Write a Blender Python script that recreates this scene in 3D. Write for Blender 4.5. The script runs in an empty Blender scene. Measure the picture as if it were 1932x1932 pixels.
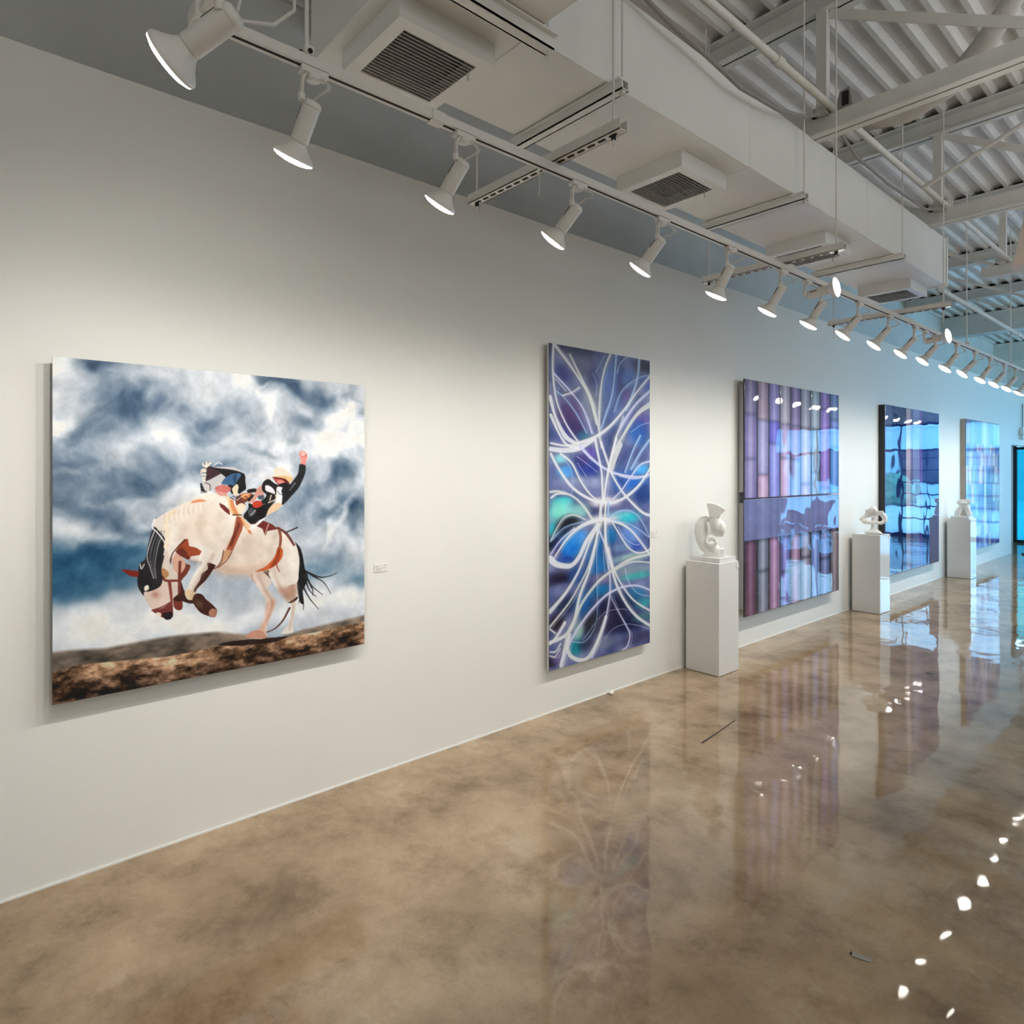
import bpy, bmesh, math, random
import numpy as np
from mathutils import Vector, Matrix, Quaternion
random.seed(7)
S = bpy.context.scene
COL = S.collection
# ------------------------------------------------------------------ camera, world, light, exposure
H = 1.65                                   # eye height
cam = bpy.data.objects.new('camera', bpy.data.cameras.new('camera'))
COL.objects.link(cam); S.camera = cam
YAW = math.atan(1398 / 1232)
cam.location = (3.15, 0, H)
cam.rotation_euler = (math.pi / 2, 0, YAW)
cam.data.sensor_width = 36; cam.data.lens = 36 * 1232 / 1932
cam.data.shift_y = -80 / 1932
cam.data.clip_end = 200
S.view_settings.view_transform = 'Standard'; S.view_settings.look = 'None'
S.view_settings.gamma = 1; S.view_settings.use_curve_mapping = False
S.view_settings.exposure = 0.5
W = bpy.data.worlds.new('daylight'); S.world = W; W.use_nodes = True
wn = W.node_tree; wn.nodes.clear()
wo = wn.nodes.new('ShaderNodeOutputWorld'); wb = wn.nodes.new('ShaderNodeBackground')
wr = wn.nodes.new('ShaderNodeValToRGB'); wt = wn.nodes.new('ShaderNodeTexCoord'); ws = wn.nodes.new('ShaderNodeSeparateXYZ')
wn.links.new(wt.outputs['Generated'], ws.inputs[0]); wn.links.new(ws.outputs['Z'], wr.inputs[0])
wr.color_ramp.elements[0].position = 0.0; wr.color_ramp.elements[0].color = (.50, .80, .95, 1)
wr.color_ramp.elements[1].position = .6; wr.color_ramp.elements[1].color = (.16, .45, .90, 1)
wn.links.new(wr.outputs[0], wb.inputs[0]); wb.inputs[1].default_value = 6.5
wn.links.new(wb.outputs[0], wo.inputs[0])

def light(name, kind, loc, direction, energy, color=(1, 1, 1), **kw):
    l = bpy.data.lights.new(name, kind); o = bpy.data.objects.new(name, l); COL.objects.link(o)
    l.energy = energy; l.color = color
    o.location = loc; o.rotation_mode = 'QUATERNION'
    o.rotation_quaternion = Vector(direction).to_track_quat('-Z', 'Y')
    for k, v in kw.items():
        if k == 'portal': l.cycles.is_portal = v
        else: setattr(l, k, v)
    return o
# unseen area fills added to lift deck and wall, standing in for hall lamps
light('added_fill_up', 'AREA', (5.8, 3.0, 2.95), (0, 0, 1), 225, (.94, .97, 1), shape='RECTANGLE', size=4.0, size_y=14)
light('added_fill_side', 'AREA', (8.9, 3.0, 2.1), (-1, 0, .12), 90, (1, .96, .90), shape='RECTANGLE', size=2.9, size_y=13)
# daylight enters here: guides sky sampling through added side window and storefront
light('sky_portal', 'AREA', (9.25, 14.6, 1.9), (-1, 0, 0), 1, shape='RECTANGLE', size=3.5, size_y=6.8, portal=True)
light('sky_portal', 'AREA', (2.75, 18.45, 1.5), (0, -1, 0), 1, shape='RECTANGLE', size=6.5, size_y=2.8, portal=True)
# ------------------------------------------------------------------ materials
def lin(c): 
    return tuple(((v / 255) / 12.92 if v / 255 <= .04045 else ((v / 255 + .055) / 1.055) ** 2.4) for v in c)
MATS = {}
def mat(name, col, rough=.5, metal=0, spec=.5, noise=0, nscale=20, bump=0, bscale=60, emit=None, coat=0):
    m = bpy.data.materials.new(name); m.use_nodes = True; MATS[name] = m
    nt = m.node_tree; b = nt.nodes['Principled BSDF']
    c = tuple(col) + (1,)
    b.inputs['Base Color'].default_value = c; b.inputs['Roughness'].default_value = rough
    b.inputs['Metallic'].default_value = metal; b.inputs['Specular IOR Level'].default_value = spec
    b.inputs['Coat Weight'].default_value = coat; b.inputs['Coat Roughness'].default_value = .03
    tc = nt.nodes.new('ShaderNodeTexCoord')
    if noise:
        n = nt.nodes.new('ShaderNodeTexNoise'); n.inputs['Scale'].default_value = nscale; n.inputs['Detail'].default_value = 5
        r = nt.nodes.new('ShaderNodeValToRGB'); r.color_ramp.elements[0].position = .3; r.color_ramp.elements[1].position = .7
        r.color_ramp.elements[0].color = tuple(v * (1 - noise) for v in col) + (1,)
        r.color_ramp.elements[1].color = tuple(min(1, v * (1 + noise)) for v in col) + (1,)
        nt.links.new(tc.outputs['Object'], n.inputs[0]); nt.links.new(n.outputs[0], r.inputs[0]); nt.links.new(r.outputs[0], b.inputs['Base Color'])
    if bump:
        n = nt.nodes.new('ShaderNodeTexNoise'); n.inputs['Scale'].default_value = bscale; n.inputs['Detail'].default_value = 3
        u = nt.nodes.new('ShaderNodeBump'); u.inputs['Strength'].default_value = 1; u.inputs['Distance'].default_value = bump
        nt.links.new(tc.outputs['Object'], n.inputs[0]); nt.links.new(n.outputs[0], u.inputs['Height']); nt.links.new(u.outputs[0], b.inputs['Normal'])
    if emit:
        b.inputs['Emission Color'].default_value = tuple(emit[0]) + (1,); b.inputs['Emission Strength'].default_value = emit[1]
    return m
M_wall = mat('wall_paint', (.81, .81, .775), .6, spec=.3, noise=.012, nscale=1.5, bump=.0006, bscale=220)
M_block = mat('painted_block', (.60, .605, .58), .75, spec=.2, noise=.05, nscale=2, bump=.004, bscale=14)
M_white = mat('white_enamel', (.74, .72, .68), .35, noise=.02, nscale=6)
M_duct = mat('painted_duct', (.80, .80, .765), .32, noise=.03, nscale=3, bump=.003, bscale=3)
M_steel = mat('painted_steel', (.72, .71, .66), .5, noise=.05, nscale=8, bump=.001, bscale=40)
M_deck = mat('painted_deck', (.72, .71, .68), .6, noise=.08, nscale=4, bump=.002, bscale=25)
M_foam = mat('sprayed_foam', (.56, .54, .50), .9, noise=.05, nscale=10, bump=.01, bscale=14)
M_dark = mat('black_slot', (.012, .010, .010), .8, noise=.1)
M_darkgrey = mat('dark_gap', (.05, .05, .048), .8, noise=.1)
M_slat = mat('grille_slat', (.70, .69, .66), .45, noise=.05)
M_plaster = mat('white_plaster', (.83, .82, .79), .55, noise=.02, nscale=12, bump=.0015, bscale=40)
M_marble = mat('pale_stone', (.72, .71, .70), .4, noise=.10, nscale=14, bump=.0005)
M_ped = mat('gloss_pedestal', (.78, .77, .75), .04, spec=.8, noise=.01)
M_ped0 = mat('satin_pedestal', (.78, .765, .74), .35, spec=.4, noise=.01)
M_lens = mat('lamp_lens', (1, 1, 1), .4, emit=((1, .95, .86), 10))
M_card = mat('card', (.80, .78, .74), .6, noise=.01)
M_ink = mat('ink', (.52, .50, .47), .7, noise=.02)
M_frame = mat('black_frame', (.012, .013, .016), .35, noise=.05)
M_alu = mat('aluminium', (.42, .42, .42), .35, metal=.6, noise=.04)
M_wood = mat('stretcher_wood', (.50, .42, .34), .6, noise=.1, nscale=8)
M_can = mat('white_canvas', (.72, .72, .74), .6, noise=.03)
M_cord = mat('white_cord', (.70, .68, .64), .6, noise=.02)
M_cable = mat('grey_cable', (.28, .27, .25), .6, noise=.05)
M_chair = mat('grey_fabric', (.22, .22, .23), .8, noise=.08, bump=.001)
M_shade = mat('pendant_shade', (.72, .60, .50), .4, noise=.03)
M_pave = mat('pavement', (.75, .78, .76), .9, noise=.1, nscale=1)
M_stucco = mat('pale_stucco', (.50, .66, .72), .9, noise=.08, nscale=.6)
M_leaf = mat('hedge_leaves', (.20, .36, .22), .8, noise=.4, nscale=3, bump=.05, bscale=6)
# polished concrete
def concrete():
    m = bpy.data.materials.new('polished_concrete'); m.use_nodes = True; nt = m.node_tree; N = nt.nodes; L = nt.links
    b = N['Principled BSDF']; tc = N.new('ShaderNodeTexCoord')
    def noise(sc, det, dist=0, rough=.55):
        n = N.new('ShaderNodeTexNoise'); n.inputs['Scale'].default_value = sc; n.inputs['Detail'].default_value = det
        n.inputs['Distortion'].default_value = dist; n.inputs['Roughness'].default_value = rough; L.new(tc.outputs['Object'], n.inputs[0]); return n
    def ramp(src, stops):
        r = N.new('ShaderNodeValToRGB'); e = r.color_ramp.elements
        while len(e) < len(stops): e.new(.5)
        for i, (p, c) in enumerate(stops): e[i].position = p; e[i].color = tuple(c) + (1,)
        L.new(src, r.inputs[0]); return r
    def mix(f, a, c, mode='MIX'):
        x = N.new('ShaderNodeMixRGB'); x.blend_type = mode
        if isinstance(f, float): x.inputs[0].default_value = f
        else: L.new(f, x.inputs[0])
        L.new(a, x.inputs[1]); L.new(c, x.inputs[2]); return x
    n1 = noise(1.6, 9, .15, .66); n2 = noise(3.6, 9, .1, .7); n3 = noise(60, 3); n4 = noise(.5, 4, .8)
    base = ramp(n1.outputs[0], [(.32,(.22,.15,.09)),(.45,(.36,.262,.165)),(.58,(.48,.362,.238)),(.72,(.55,.44,.315))])
    veil = ramp(n2.outputs[0], [(.34, (.62, .57, .50)), (.50, (1, 1, 1)), (.70, (1.0, .97, .92))])
    a = mix(.75, base.outputs[0], veil.outputs[0], 'MULTIPLY')
    big = ramp(n4.outputs[0], [(.35, (.78, .74, .70)), (.6, (1.0, 1.0, 1.0))])
    a2 = mix(.8, a.outputs[0], big.outputs[0], 'MULTIPLY')
    fine = ramp(n3.outputs[0], [(.35, (.88, .87, .85)), (.65, (1, 1, 1))])
    a3 = mix(.6, a2.outputs[0], fine.outputs[0], 'MULTIPLY')
    # saw-cut control joint across the slab
    sp = N.new('ShaderNodeSeparateXYZ'); L.new(tc.outputs['Object'], sp.inputs[0])
    d = N.new('ShaderNodeMath'); d.operation = 'SUBTRACT'; L.new(sp.outputs[1], d.inputs[0]); d.inputs[1].default_value = 12.5
    ab = N.new('ShaderNodeMath'); ab.operation = 'ABSOLUTE'; L.new(d.outputs[0], ab.inputs[0])
    lt = N.new('ShaderNodeMath'); lt.operation = 'LESS_THAN'; L.new(ab.outputs[0], lt.inputs[0]); lt.inputs[1].default_value = .012
    dk = N.new('ShaderNodeRGB'); dk.outputs[0].default_value = (.10, .09, .08, 1)
    a4 = mix(lt.outputs[0], a3.outputs[0], dk.outputs[0])
    L.new(a4.outputs[0], b.inputs['Base Color'])
    rr = N.new('ShaderNodeMapRange'); L.new(n2.outputs[0], rr.inputs[0]); rr.inputs['To Min'].default_value = .008; rr.inputs['To Max'].default_value = .05
    L.new(rr.outputs[0], b.inputs['Roughness']); b.inputs['Specular IOR Level'].default_value = .5
    u = N.new('ShaderNodeBump'); u.inputs['Distance'].default_value = .0035; nb = noise(2.2, 2); L.new(nb.outputs[0], u.inputs['Height']); L.new(u.outputs[0], b.inputs['Normal'])
    return m
M_floor = concrete()
def glass(name, tint, ior=1.5):
    m = bpy.data.materials.new(name); m.use_nodes = True; nt = m.node_tree; nt.nodes.clear(); N = nt.nodes; L = nt.links
    o = N.new('ShaderNodeOutputMaterial'); t = N.new('ShaderNodeBsdfTransparent'); g = N.new('ShaderNodeBsdfGlossy'); f = N.new('ShaderNodeFresnel'); mx = N.new('ShaderNodeMixShader')
    t.inputs[0].default_value = tuple(tint) + (1,); g.inputs['Roughness'].default_value = 0; f.inputs[0].default_value = ior
    L.new(f.outputs[0], mx.inputs[0]); L.new(t.outputs[0], mx.inputs[1]); L.new(g.outputs[0], mx.inputs[2]); L.new(mx.outputs[0], o.inputs[0]); return m
M_glass = glass('window_glass', (.85, .95, 1.0))
M_blueglass = glass('blue_film_glass', (.11,.42,.43))
def art_mat(name, rough, coat=0, wave=0, wscale=3, spec=.5):
    m = bpy.data.materials.new(name); m.use_nodes = True; nt = m.node_tree; b = nt.nodes['Principled BSDF']
    a = nt.nodes.new('ShaderNodeAttribute'); a.attribute_name = 'print'; nt.links.new(a.outputs['Color'], b.inputs['Base Color'])
    b.inputs['Roughness'].default_value = rough; b.inputs['Coat Weight'].default_value = coat; b.inputs['Coat Roughness'].default_value = .01
    b.inputs['Specular IOR Level'].default_value = spec
    if wave:
        tc = nt.nodes.new('ShaderNodeTexCoord'); n = nt.nodes.new('ShaderNodeTexNoise'); n.inputs['Scale'].default_value = wscale; n.inputs['Detail'].default_value = 1
        u = nt.nodes.new('ShaderNodeBump'); u.inputs['Distance'].default_value = wave; nt.links.new(tc.outputs['Object'], n.inputs[0]); nt.links.new(n.outputs[0], u.inputs['Height'])
        nt.links.new(u.outputs[0], b.inputs['Normal'])
        if coat: nt.links.new(u.outputs[0], b.inputs['Coat Normal'])
    return m
M_print = art_mat('acrylic_print', .45, spec=.25)
M_paint = art_mat('canvas_paint', .45, spec=.3)
M_resin = art_mat('glossy_resin_art', .02, spec=.7, wave=.004, wscale=3.0)
M_resin2 = art_mat('rippled_resin_art', .02, spec=.8, wave=.0026, wscale=2.6)
M_resin3 = art_mat('satin_resin_art', .10, spec=.22, wave=.003, wscale=3)
M_scuff = mat('scuff_mark', (.07, .055, .04), .9, spec=.1, noise=.2)
# ------------------------------------------------------------------ mesh helpers
class MB:
    def __init__(s): s.v = []; s.f = []
    def add(s, vs, fs):
        k = len(s.v); s.v += [tuple(p) for p in vs]; s.f += [tuple(i + k for i in f) for f in fs]; return s
    def box(s, a, b, bev=0):
        x0, y0, z0 = a; x1, y1, z1 = b
        if bev:
            bm = bmesh.new(); bmesh.ops.create_cube(bm, size=1)
            for v in bm.verts: v.co = Vector(((x0 + x1) / 2 + v.co.x * (x1 - x0), (y0 + y1) / 2 + v.co.y * (y1 - y0), (z0 + z1) / 2 + v.co.z * (z1 - z0)))
            bmesh.ops.bevel(bm, geom=bm.edges[:], offset=bev, segments=2, profile=.5, affect='EDGES')
            bm.verts.index_update(); s.add([v.co.copy() for v in bm.verts], [[v.index for v in f.verts] for f in bm.faces]); bm.free(); return s
        return s.add([(x0, y0, z0), (x1, y0, z0), (x1, y1, z0), (x0, y1, z0), (x0, y0, z1), (x1, y0, z1), (x1, y1, z1), (x0, y1, z1)],
                     [(0, 3, 2, 1), (4, 5, 6, 7), (0, 1, 5, 4), (1, 2, 6, 5), (2, 3, 7, 6), (3, 0, 4, 7)])
    def bar(s, p, q, w, h=None, up=(0, 0, 1)):
        h = h or w; p = Vector(p); q = Vector(q); d = (q - p).normalized(); u = Vector(up)
        if abs(d.dot(u)) > .99: u = Vector((1, 0, 0))
        r = d.cross(u).normalized(); u = r.cross(d)
        vs = []
        for c in (p, q):
            for i, j in ((-1, -1), (1, -1), (1, 1), (-1, 1)): vs.append(c + r * i * w / 2 + u * j * h / 2)
        return s.add(vs, [(3, 2, 1, 0), (4, 5, 6, 7), (0, 1, 5, 4), (1, 2, 6, 5), (2, 3, 7, 6), (3, 0, 4, 7)])
    def tube(s, pts, rad, n=10, flat=None, cap=True):
        pts = [Vector(p) for p in pts]; k = len(pts)
        if not isinstance(rad, (list, tuple)): rad = [rad] * k
        vs = []; fs = []; u = None
        for i, p in enumerate(pts):
            d = (pts[min(i + 1, k - 1)] - pts[max(i - 1, 0)]).normalized()
            if u is None:
                u = Vector((0, 0, 1)) if abs(d.z) < .9 else Vector((0, 1, 0))
            r = d.cross(u).normalized(); u = r.cross(d).normalized()
            ra = rad[i]; rb = ra if flat is None else flat[i] if isinstance(flat, (list, tuple)) else ra * flat
            for j in range(n):
                a = 2 * math.pi * j / n; vs.append(p + r * math.cos(a) * ra + u * math.sin(a) * rb)
        for i in range(k - 1):
            for j in range(n): fs.append((i * n + j, i * n + (j + 1) % n, (i + 1) * n + (j + 1) % n, (i + 1) * n + j))
        if cap: fs.append(tuple(range(n - 1, -1, -1))); fs.append(tuple((k - 1) * n + j for j in range(n)))
        return s.add(vs, fs)
    def lathe(s, prof, n=24, o=(0, 0, 0)):
        vs = []; fs = []
        for r, z in prof:
            for j in range(n):
                a = 2 * math.pi * j / n; vs.append((o[0] + r * math.cos(a), o[1] + r * math.sin(a), o[2] + z))
        for i in range(len(prof) - 1):
            for j in range(n): fs.append((i * n + j, i * n + (j + 1) % n, (i + 1) * n + (j + 1) % n, (i + 1) * n + j))
        if prof[0][0] > 1e-5: fs.append(tuple(range(n - 1, -1, -1)))
        if prof[-1][0] > 1e-5: fs.append(tuple((len(prof) - 1) * n + j for j in range(n)))
        return s.add(vs, fs)
    def mesh(s, name, m, smooth=False):
        me = bpy.data.meshes.new(name); me.from_pydata([tuple(v) for v in s.v], [], s.f); me.materials.append(m)
        if smooth:
            me.polygons.foreach_set('use_smooth', [True] * len(me.polygons))
            try: me.set_sharp_from_angle(angle=math.radians(40))
            except Exception: pass
        me.update(); return me
    def build(s, name, m, parent=None, smooth=False, **kw):
        return put(name, s.mesh(name, m, smooth), parent, **kw)
def put(name, me, parent=None, loc=None, label=None, cat=None, group=None, kind=None):
    o = bpy.data.objects.new(name, me); COL.objects.link(o)
    if parent: o.parent = parent
    if loc is not None: o.location = loc
    if label: o['label'] = label
    if cat: o['category'] = cat
    if group: o['group'] = group
    if kind: o['kind'] = kind
    return o
def thing(name, label, cat, loc=(0, 0, 0), group=None, rz=0):
    o = put(name, None, None, loc, label, cat, group); o.rotation_euler.z = rz; return o
def local(root, mb):                       # shift world-coordinate geometry into a root's frame
    L = root.location; mb.v = [(x - L[0], y - L[1], z - L[2]) for x, y, z in mb.v]; return mb
def wpart(root, name, m, mb, smooth=False, **kw): return local(root, mb).build(name, m, root, smooth, **kw)
# ------------------------------------------------------------------ the room
ZT = 3.30; ZD = 4.35; XU = -.55; YE = 18.3; XR = 9.0; YB = -4.5
MB().box((XU - .2, YB, -.12), (XR + .1, YE + .06, 0)).build('floor', M_floor, kind='structure')
w = MB().box((-.14, YB, 0), (0, 15.9, ZT)).box((-.14, 15.9, 2.14), (0, YE, ZT)); w.build('wall_left', M_wall, kind='structure')
MB().box((XU - .14, YB, 0), (XU, YE, ZD + .05)).build('wall_upper', M_block, kind='structure')
MB().box((XR, YB, 0), (XR + .14, 11.3, ZD + .05)).box((XR, 11.3, 3.55), (XR + .14, YE, ZD + .05)).box((XR, 11.3, 0), (XR + .14, YE, .3)).box((XR, 17.9, .3), (XR + .14, YE, 3.55)).build('wall_right', M_wall, kind='structure')
w2 = put('added_window_2', None, kind='structure', loc=(XR + .07, 14.6, 0))  # side glazing out of view, added to throw blue daylight on the far wall
for k in range(5): MB().box((-.04, -3.3 + k * 1.65 - .03, .3), (.04, -3.3 + k * 1.65 + .03, 3.55)).build('mullion', M_frame, w2)
for k in range(4): MB().box((-.004, -3.27 + k * 1.65, .32), (.004, -3.27 + k * 1.65 + 1.59, 3.53)).build('pane', M_glass, w2)
MB().box((XU - .14, YB - .14, 0), (XR + .14, YB, ZD + .05)).build('wall_back', M_wall, kind='structure')
far = MB().box((XU, YE, 0), (-.445, YE + .16, 2.82)).box((XU, YE, 2.82), (XR, YE + .16, ZD + .05)).box((6.05, YE, 0), (XR, YE + .16, 2.82)); far.build('wall_far', M_wall, kind='structure')
# thin shadow bead at the bottom of the drywall
MB().box((0, YB, .0), (.006, 15.9, .008)).build('baseboard_left', M_wall, kind='structure')
# corrugated deck ceiling, panel by panel (six flutes each)
ceil = put('ceiling', None, kind='structure', loc=(0, 0, ZD))
def deck_mesh():
    mb = MB(); p = .152; prof = []
    for k in range(6):
        x = k * p; prof += [(x, 0), (x + .030, 0), (x + .056, .038), (x + .126, .038)]
    prof.append((6 * p, 0)); vs = []; fs = []
    for y in (YB, YE):
        for x, z in prof: vs.append((x, y, z))
    n = len(prof)
    for i in range(n - 1): fs.append((i, i + 1, n + i + 1, n + i))
    for y in (YB, YE):
        pass
    mb.add(vs, fs); mb.box((0, YB, .065), (6 * p, YE, .085)); return mb.mesh('deck_panel', M_deck)
dm = deck_mesh(); x = XU
while x < XR:
    put('deck_panel', dm, ceil, (x, 0, 0)); x += .912
# ------------------------------------------------------------------ roof trusses
def truss(y, label):
    t = thing('roof_truss', label, 'truss', (0, y, 3.5), group='painted steel roof trusses')
    x0, x1 = 1.38, XR
    wpart(t, 'bottom_chord', M_steel, MB().box((x0, y - .004, 3.52), (x1, y + .004, 3.635)).box((x0, y - .055, 3.52), (x1, y + .055, 3.528)))
    wpart(t, 'top_chord', M_steel, MB().box((XU, y - .006, 4.205), (x1, y + .006, 4.33)).box((XU, y - .06, 4.335), (x1, y + .06, 4.347)).box((XU, y - .06, 4.205), (x1, y + .06, 4.214)))
    wpart(t, 'end_diagonal', M_steel, MB().bar((1.53, y + .01, 3.62), (.40, y + .01, 4.20), .03, .012, up=(0, 1, 0)))
    wpart(t, 'void_shade_strip', M_dark, MB().box((x0 - 1.9, y + .03, 4.3475), (x1, y + .036, 4.398)))  # black strip painting the shade inside the deck flutes above the chord
    k = 0; x = 1.56
    while x < XR - .2:
        wpart(t, 'post', M_steel, MB().box((x - .028, y - .045, 3.63), (x + .028, y + .0, 4.21)))
        if x + 1.02 < XR: wpart(t, 'diagonal_brace', M_steel, MB().bar((x + .03, y + .02, 4.19), (x + .99, y + .02, 3.64), .012, .05, up=(0, 1, 0)).bar((x + .03, y - .01, 4.19), (x + .99, y - .01, 3.64), .05, .008, up=(0, 1, 0)))
        if x + 2.04 < XR: wpart(t, 'diagonal_brace', M_steel, MB().bar((x + 1.05, y + .02, 3.64), (x + 2.0, y + .02, 4.19), .012, .05, up=(0, 1, 0)))
        wpart(t, 'gusset_plate', M_steel, MB().box((x - .07, y + .004, 3.60), (x + .09, y + .012, 3.70)))
        x += 2.04
    return t
TN = ['roof truss nearest the camera, overhead beyond the top edge', 'near white roof truss with a bright bottom chord just past the first duct grille', 'second roof truss behind the bright near one, black gaps above its top chord', 'third roof truss, the one over the far end of the duct', 'thin distant truss just beyond the end of the duct', 'most distant truss, in front of the first deep grey girder']
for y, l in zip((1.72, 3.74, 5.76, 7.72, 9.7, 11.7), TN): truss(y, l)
for i, y in enumerate((13.5, 17.1)):
    g = thing('ceiling_girder', ['deep boxed grey girder crossing the far ceiling, the nearer of two', 'deep boxed grey girder crossing the far ceiling, farther and closer to the windows'][i], 'girder', (0, y, 4.0), group='boxed far girders')
    wpart(g, 'box_casing', M_steel, MB().box((XU, y, 4.00), (XR, y + .30, 4.325)))
    wpart(g, 'top_angle', M_steel, MB().box((XU, y - .02, 4.325), (XR, y + .32, 4.345)))
# bridging pipes
def pipe(name, label, pts, r, m=M_steel, cat='pipe'):
    t = thing(name, label, cat, pts[0]); wpart(t, 'pipe_run', m, MB().tube(pts, r, 10), True)
    for p in pts[1:-1]:
        wpart(t, 'coupling', m, MB().tube([(p[0], p[1] - .03, p[2]), (p[0], p[1] + .03, p[2])], r * 1.35, 10), True)
    return t
pipe('bridging_pipe', 'long white pipe running over the bottom chords beside the duct', [(1.61, -1, 3.655), (1.61, 3.1, 3.655), (1.61, 5.76, 3.655), (1.61, 9.7, 3.655)], .019)
pipe('conduit_pipe', 'pale pipe running on past the far end of the duct', [(1.42, 6.3, 3.16), (1.42, 9.0, 3.16), (1.42, 12.4, 3.16)], .018)
pipe('sprinkler_pipe', 'thin white pipe slanting across the second roof truss', [(1.64, 5.12, 3.60), (2.3, 4.95, 3.78), (4.6, 4.4, 4.32)], .014)
c1 = MB().tube([(1.60, 1.3, 3.62), (1.57, 2.11, 3.50), (1.57, 2.30, 3.475), (1.57, 2.52, 3.46), (1.57, 2.81, 3.43), (1.57, 3.17, 3.46), (1.57, 3.47, 3.53), (1.58, 3.74, 3.64)], .010, 8)
c1.build('sagging_cable', M_cable, smooth=True, label='dark grey cable sagging beside the near top edge of the duct', cat='cable', kind=None)
MB().tube([(1.59, 3.78, 3.60), (1.57, 4.17, 3.535), (1.57, 4.69, 3.52), (1.57, 5.41, 3.55), (1.60, 5.74, 3.62)], .009, 8).build('sagging_cable', M_cable, smooth=True, label='dark cable sagging between the first and second bright trusses', cat='cable')
hs = [(1.50, 4.2, 3.80), (1.60, 4.25, 3.77), (1.80, 4.3, 3.76), (2.0, 4.3, 3.81), (2.2, 4.2, 3.92), (2.36, 4.1, 4.06), (2.45, 4.02, 4.25)]
MB().tube(hs, [.04, .055, .06, .055, .06, .05, .04], 12).build('flexible_duct', M_foam, smooth=True, label='soft pale flexible duct drooping behind the near truss chord', cat='flexible duct')
fm = MB().lathe([(0, -.09), (.05, -.085), (.075, -.05), (.06, 0), (.085, .05), (.08, .09), (.05, .11), (0, .115)], 14)
t = thing('foam_patch', 'lumpy white sprayed foam patch on the corrugated deck', 'foam', (2.06, 3.2, 4.30)); o = fm.build('foam_lump', M_foam, t, True); o.rotation_euler = (1.4, .2, .2)
o = fm.build('foam_lump', M_foam, t, True, loc=(.02, .22, .0)); o.rotation_euler = (1.7, 0, -.3)
t = thing('junction_box', 'small dark open vent box standing on the near truss chord', 'box', (1.665, 3.78, 3.636))
wpart(t, 'hood', M_cable, MB().add([(1.62, 3.74, 3.636), (1.71, 3.74, 3.636), (1.71, 3.83, 3.636), (1.62, 3.83, 3.636), (1.64, 3.74, 3.735), (1.69, 3.74, 3.745), (1.71, 3.83, 3.735), (1.63, 3.83, 3.725)], [(0, 3, 2, 1), (4, 5, 6, 7), (0, 1, 5, 4), (1, 2, 6, 5), (2, 3, 7, 6), (3, 0, 4, 7)]))
wpart(t, 'opening', M_dark, MB().box((1.655, 3.735, 3.65), (1.69, 3.739, 3.725)))
# ------------------------------------------------------------------ ductwork
DZ0, DZ1 = 3.15, 3.53
duct = thing('air_duct', 'large white rectangular air duct under the ceiling', 'duct', (1.23, 3.9, DZ0))
wpart(duct, 'main_run', M_duct, MB().box((.96, 1.54, DZ0), (1.50, 6.16, DZ1), .006))
wpart(duct, 'cross_run', M_duct, MB().box((.84, 1.04, DZ0), (5.2, 1.54, DZ1), .006))
for y in (3.03, 4.52):
    wpart(duct, 'seam_flange', M_duct, MB().box((.9585, y - .006, DZ0 - .0012), (1.5015, y + .006, DZ1 + .002)))
wpart(duct, 'end_flange', M_duct, MB().box((.95, 6.15, DZ0 - .008), (1.51, 6.175, DZ1 + .008)))
GL = ['large near duct grille with dark slats, closest to the camera', 'second duct grille from the camera, boxed below the duct', 'third duct grille, partly behind the slotted channel', 'farthest duct grille at the end of the duct']
slat = MB().bar((0, -.1475, 0), (0, .1475, 0), .0115, .0012, up=(.90, 0, .44)).mesh('slat', M_slat)
for i, y in enumerate((1.285, 2.815, 4.37, 5.91)):
    g = thing('ceiling_grille', GL[i], 'vent', (1.185, y, DZ0 - .072), group='boxed grilles under the duct')
    b = MB(); a = .195; q = .148; z0 = 0; z1 = .072
    # open-bottom box with a flange
    b.box((-a, -a, z0 + .004), (-a + .008, a, z1)).box((a - .008, -a, z0 + .004), (a, a, z1)).box((-a + .008, -a, z0 + .004), (a - .008, -a + .008, z1)).box((-a + .008, a - .008, z0 + .004), (a - .008, a, z1))
    b.build('box_plenum', M_duct, g)
    f = MB(); f.box((-a, -a, -.004), (-q, a, .0039)).box((q, -a, -.004), (a, a, .0039)).box((-q, -a, -.004), (q, -q, .004)).box((-q, q, -.004), (q, a, .004)); f.build('flange', M_duct, g)
    MB().box((-q, -q, .045), (q, q, .049)).build('damper_plate', M_darkgrey, g)
    for k in range(18): put('slat', slat, g, (-.1445 + k * .017, 0, .000))
    MB().box((-.004, -q, .012), (.004, q, .016)).build('centre_bar', M_darkgrey, g)
    MB().tube([(.10, .148, -.004), (.10, .15, -.03)], .005, 6).build('lever', M_white, g)
def rod(root, x, y, z0, z1, r=.0045): wpart(root, 'threaded_rod', M_steel, MB().tube([(x, y, z0), (x, y, z1)], r, 6))
TRL = ['duct hanger channel under the second stretch of duct, just past the near grille', 'duct hanger channel between the second and third grilles', 'duct hanger channel between the third and farthest grilles']
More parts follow.
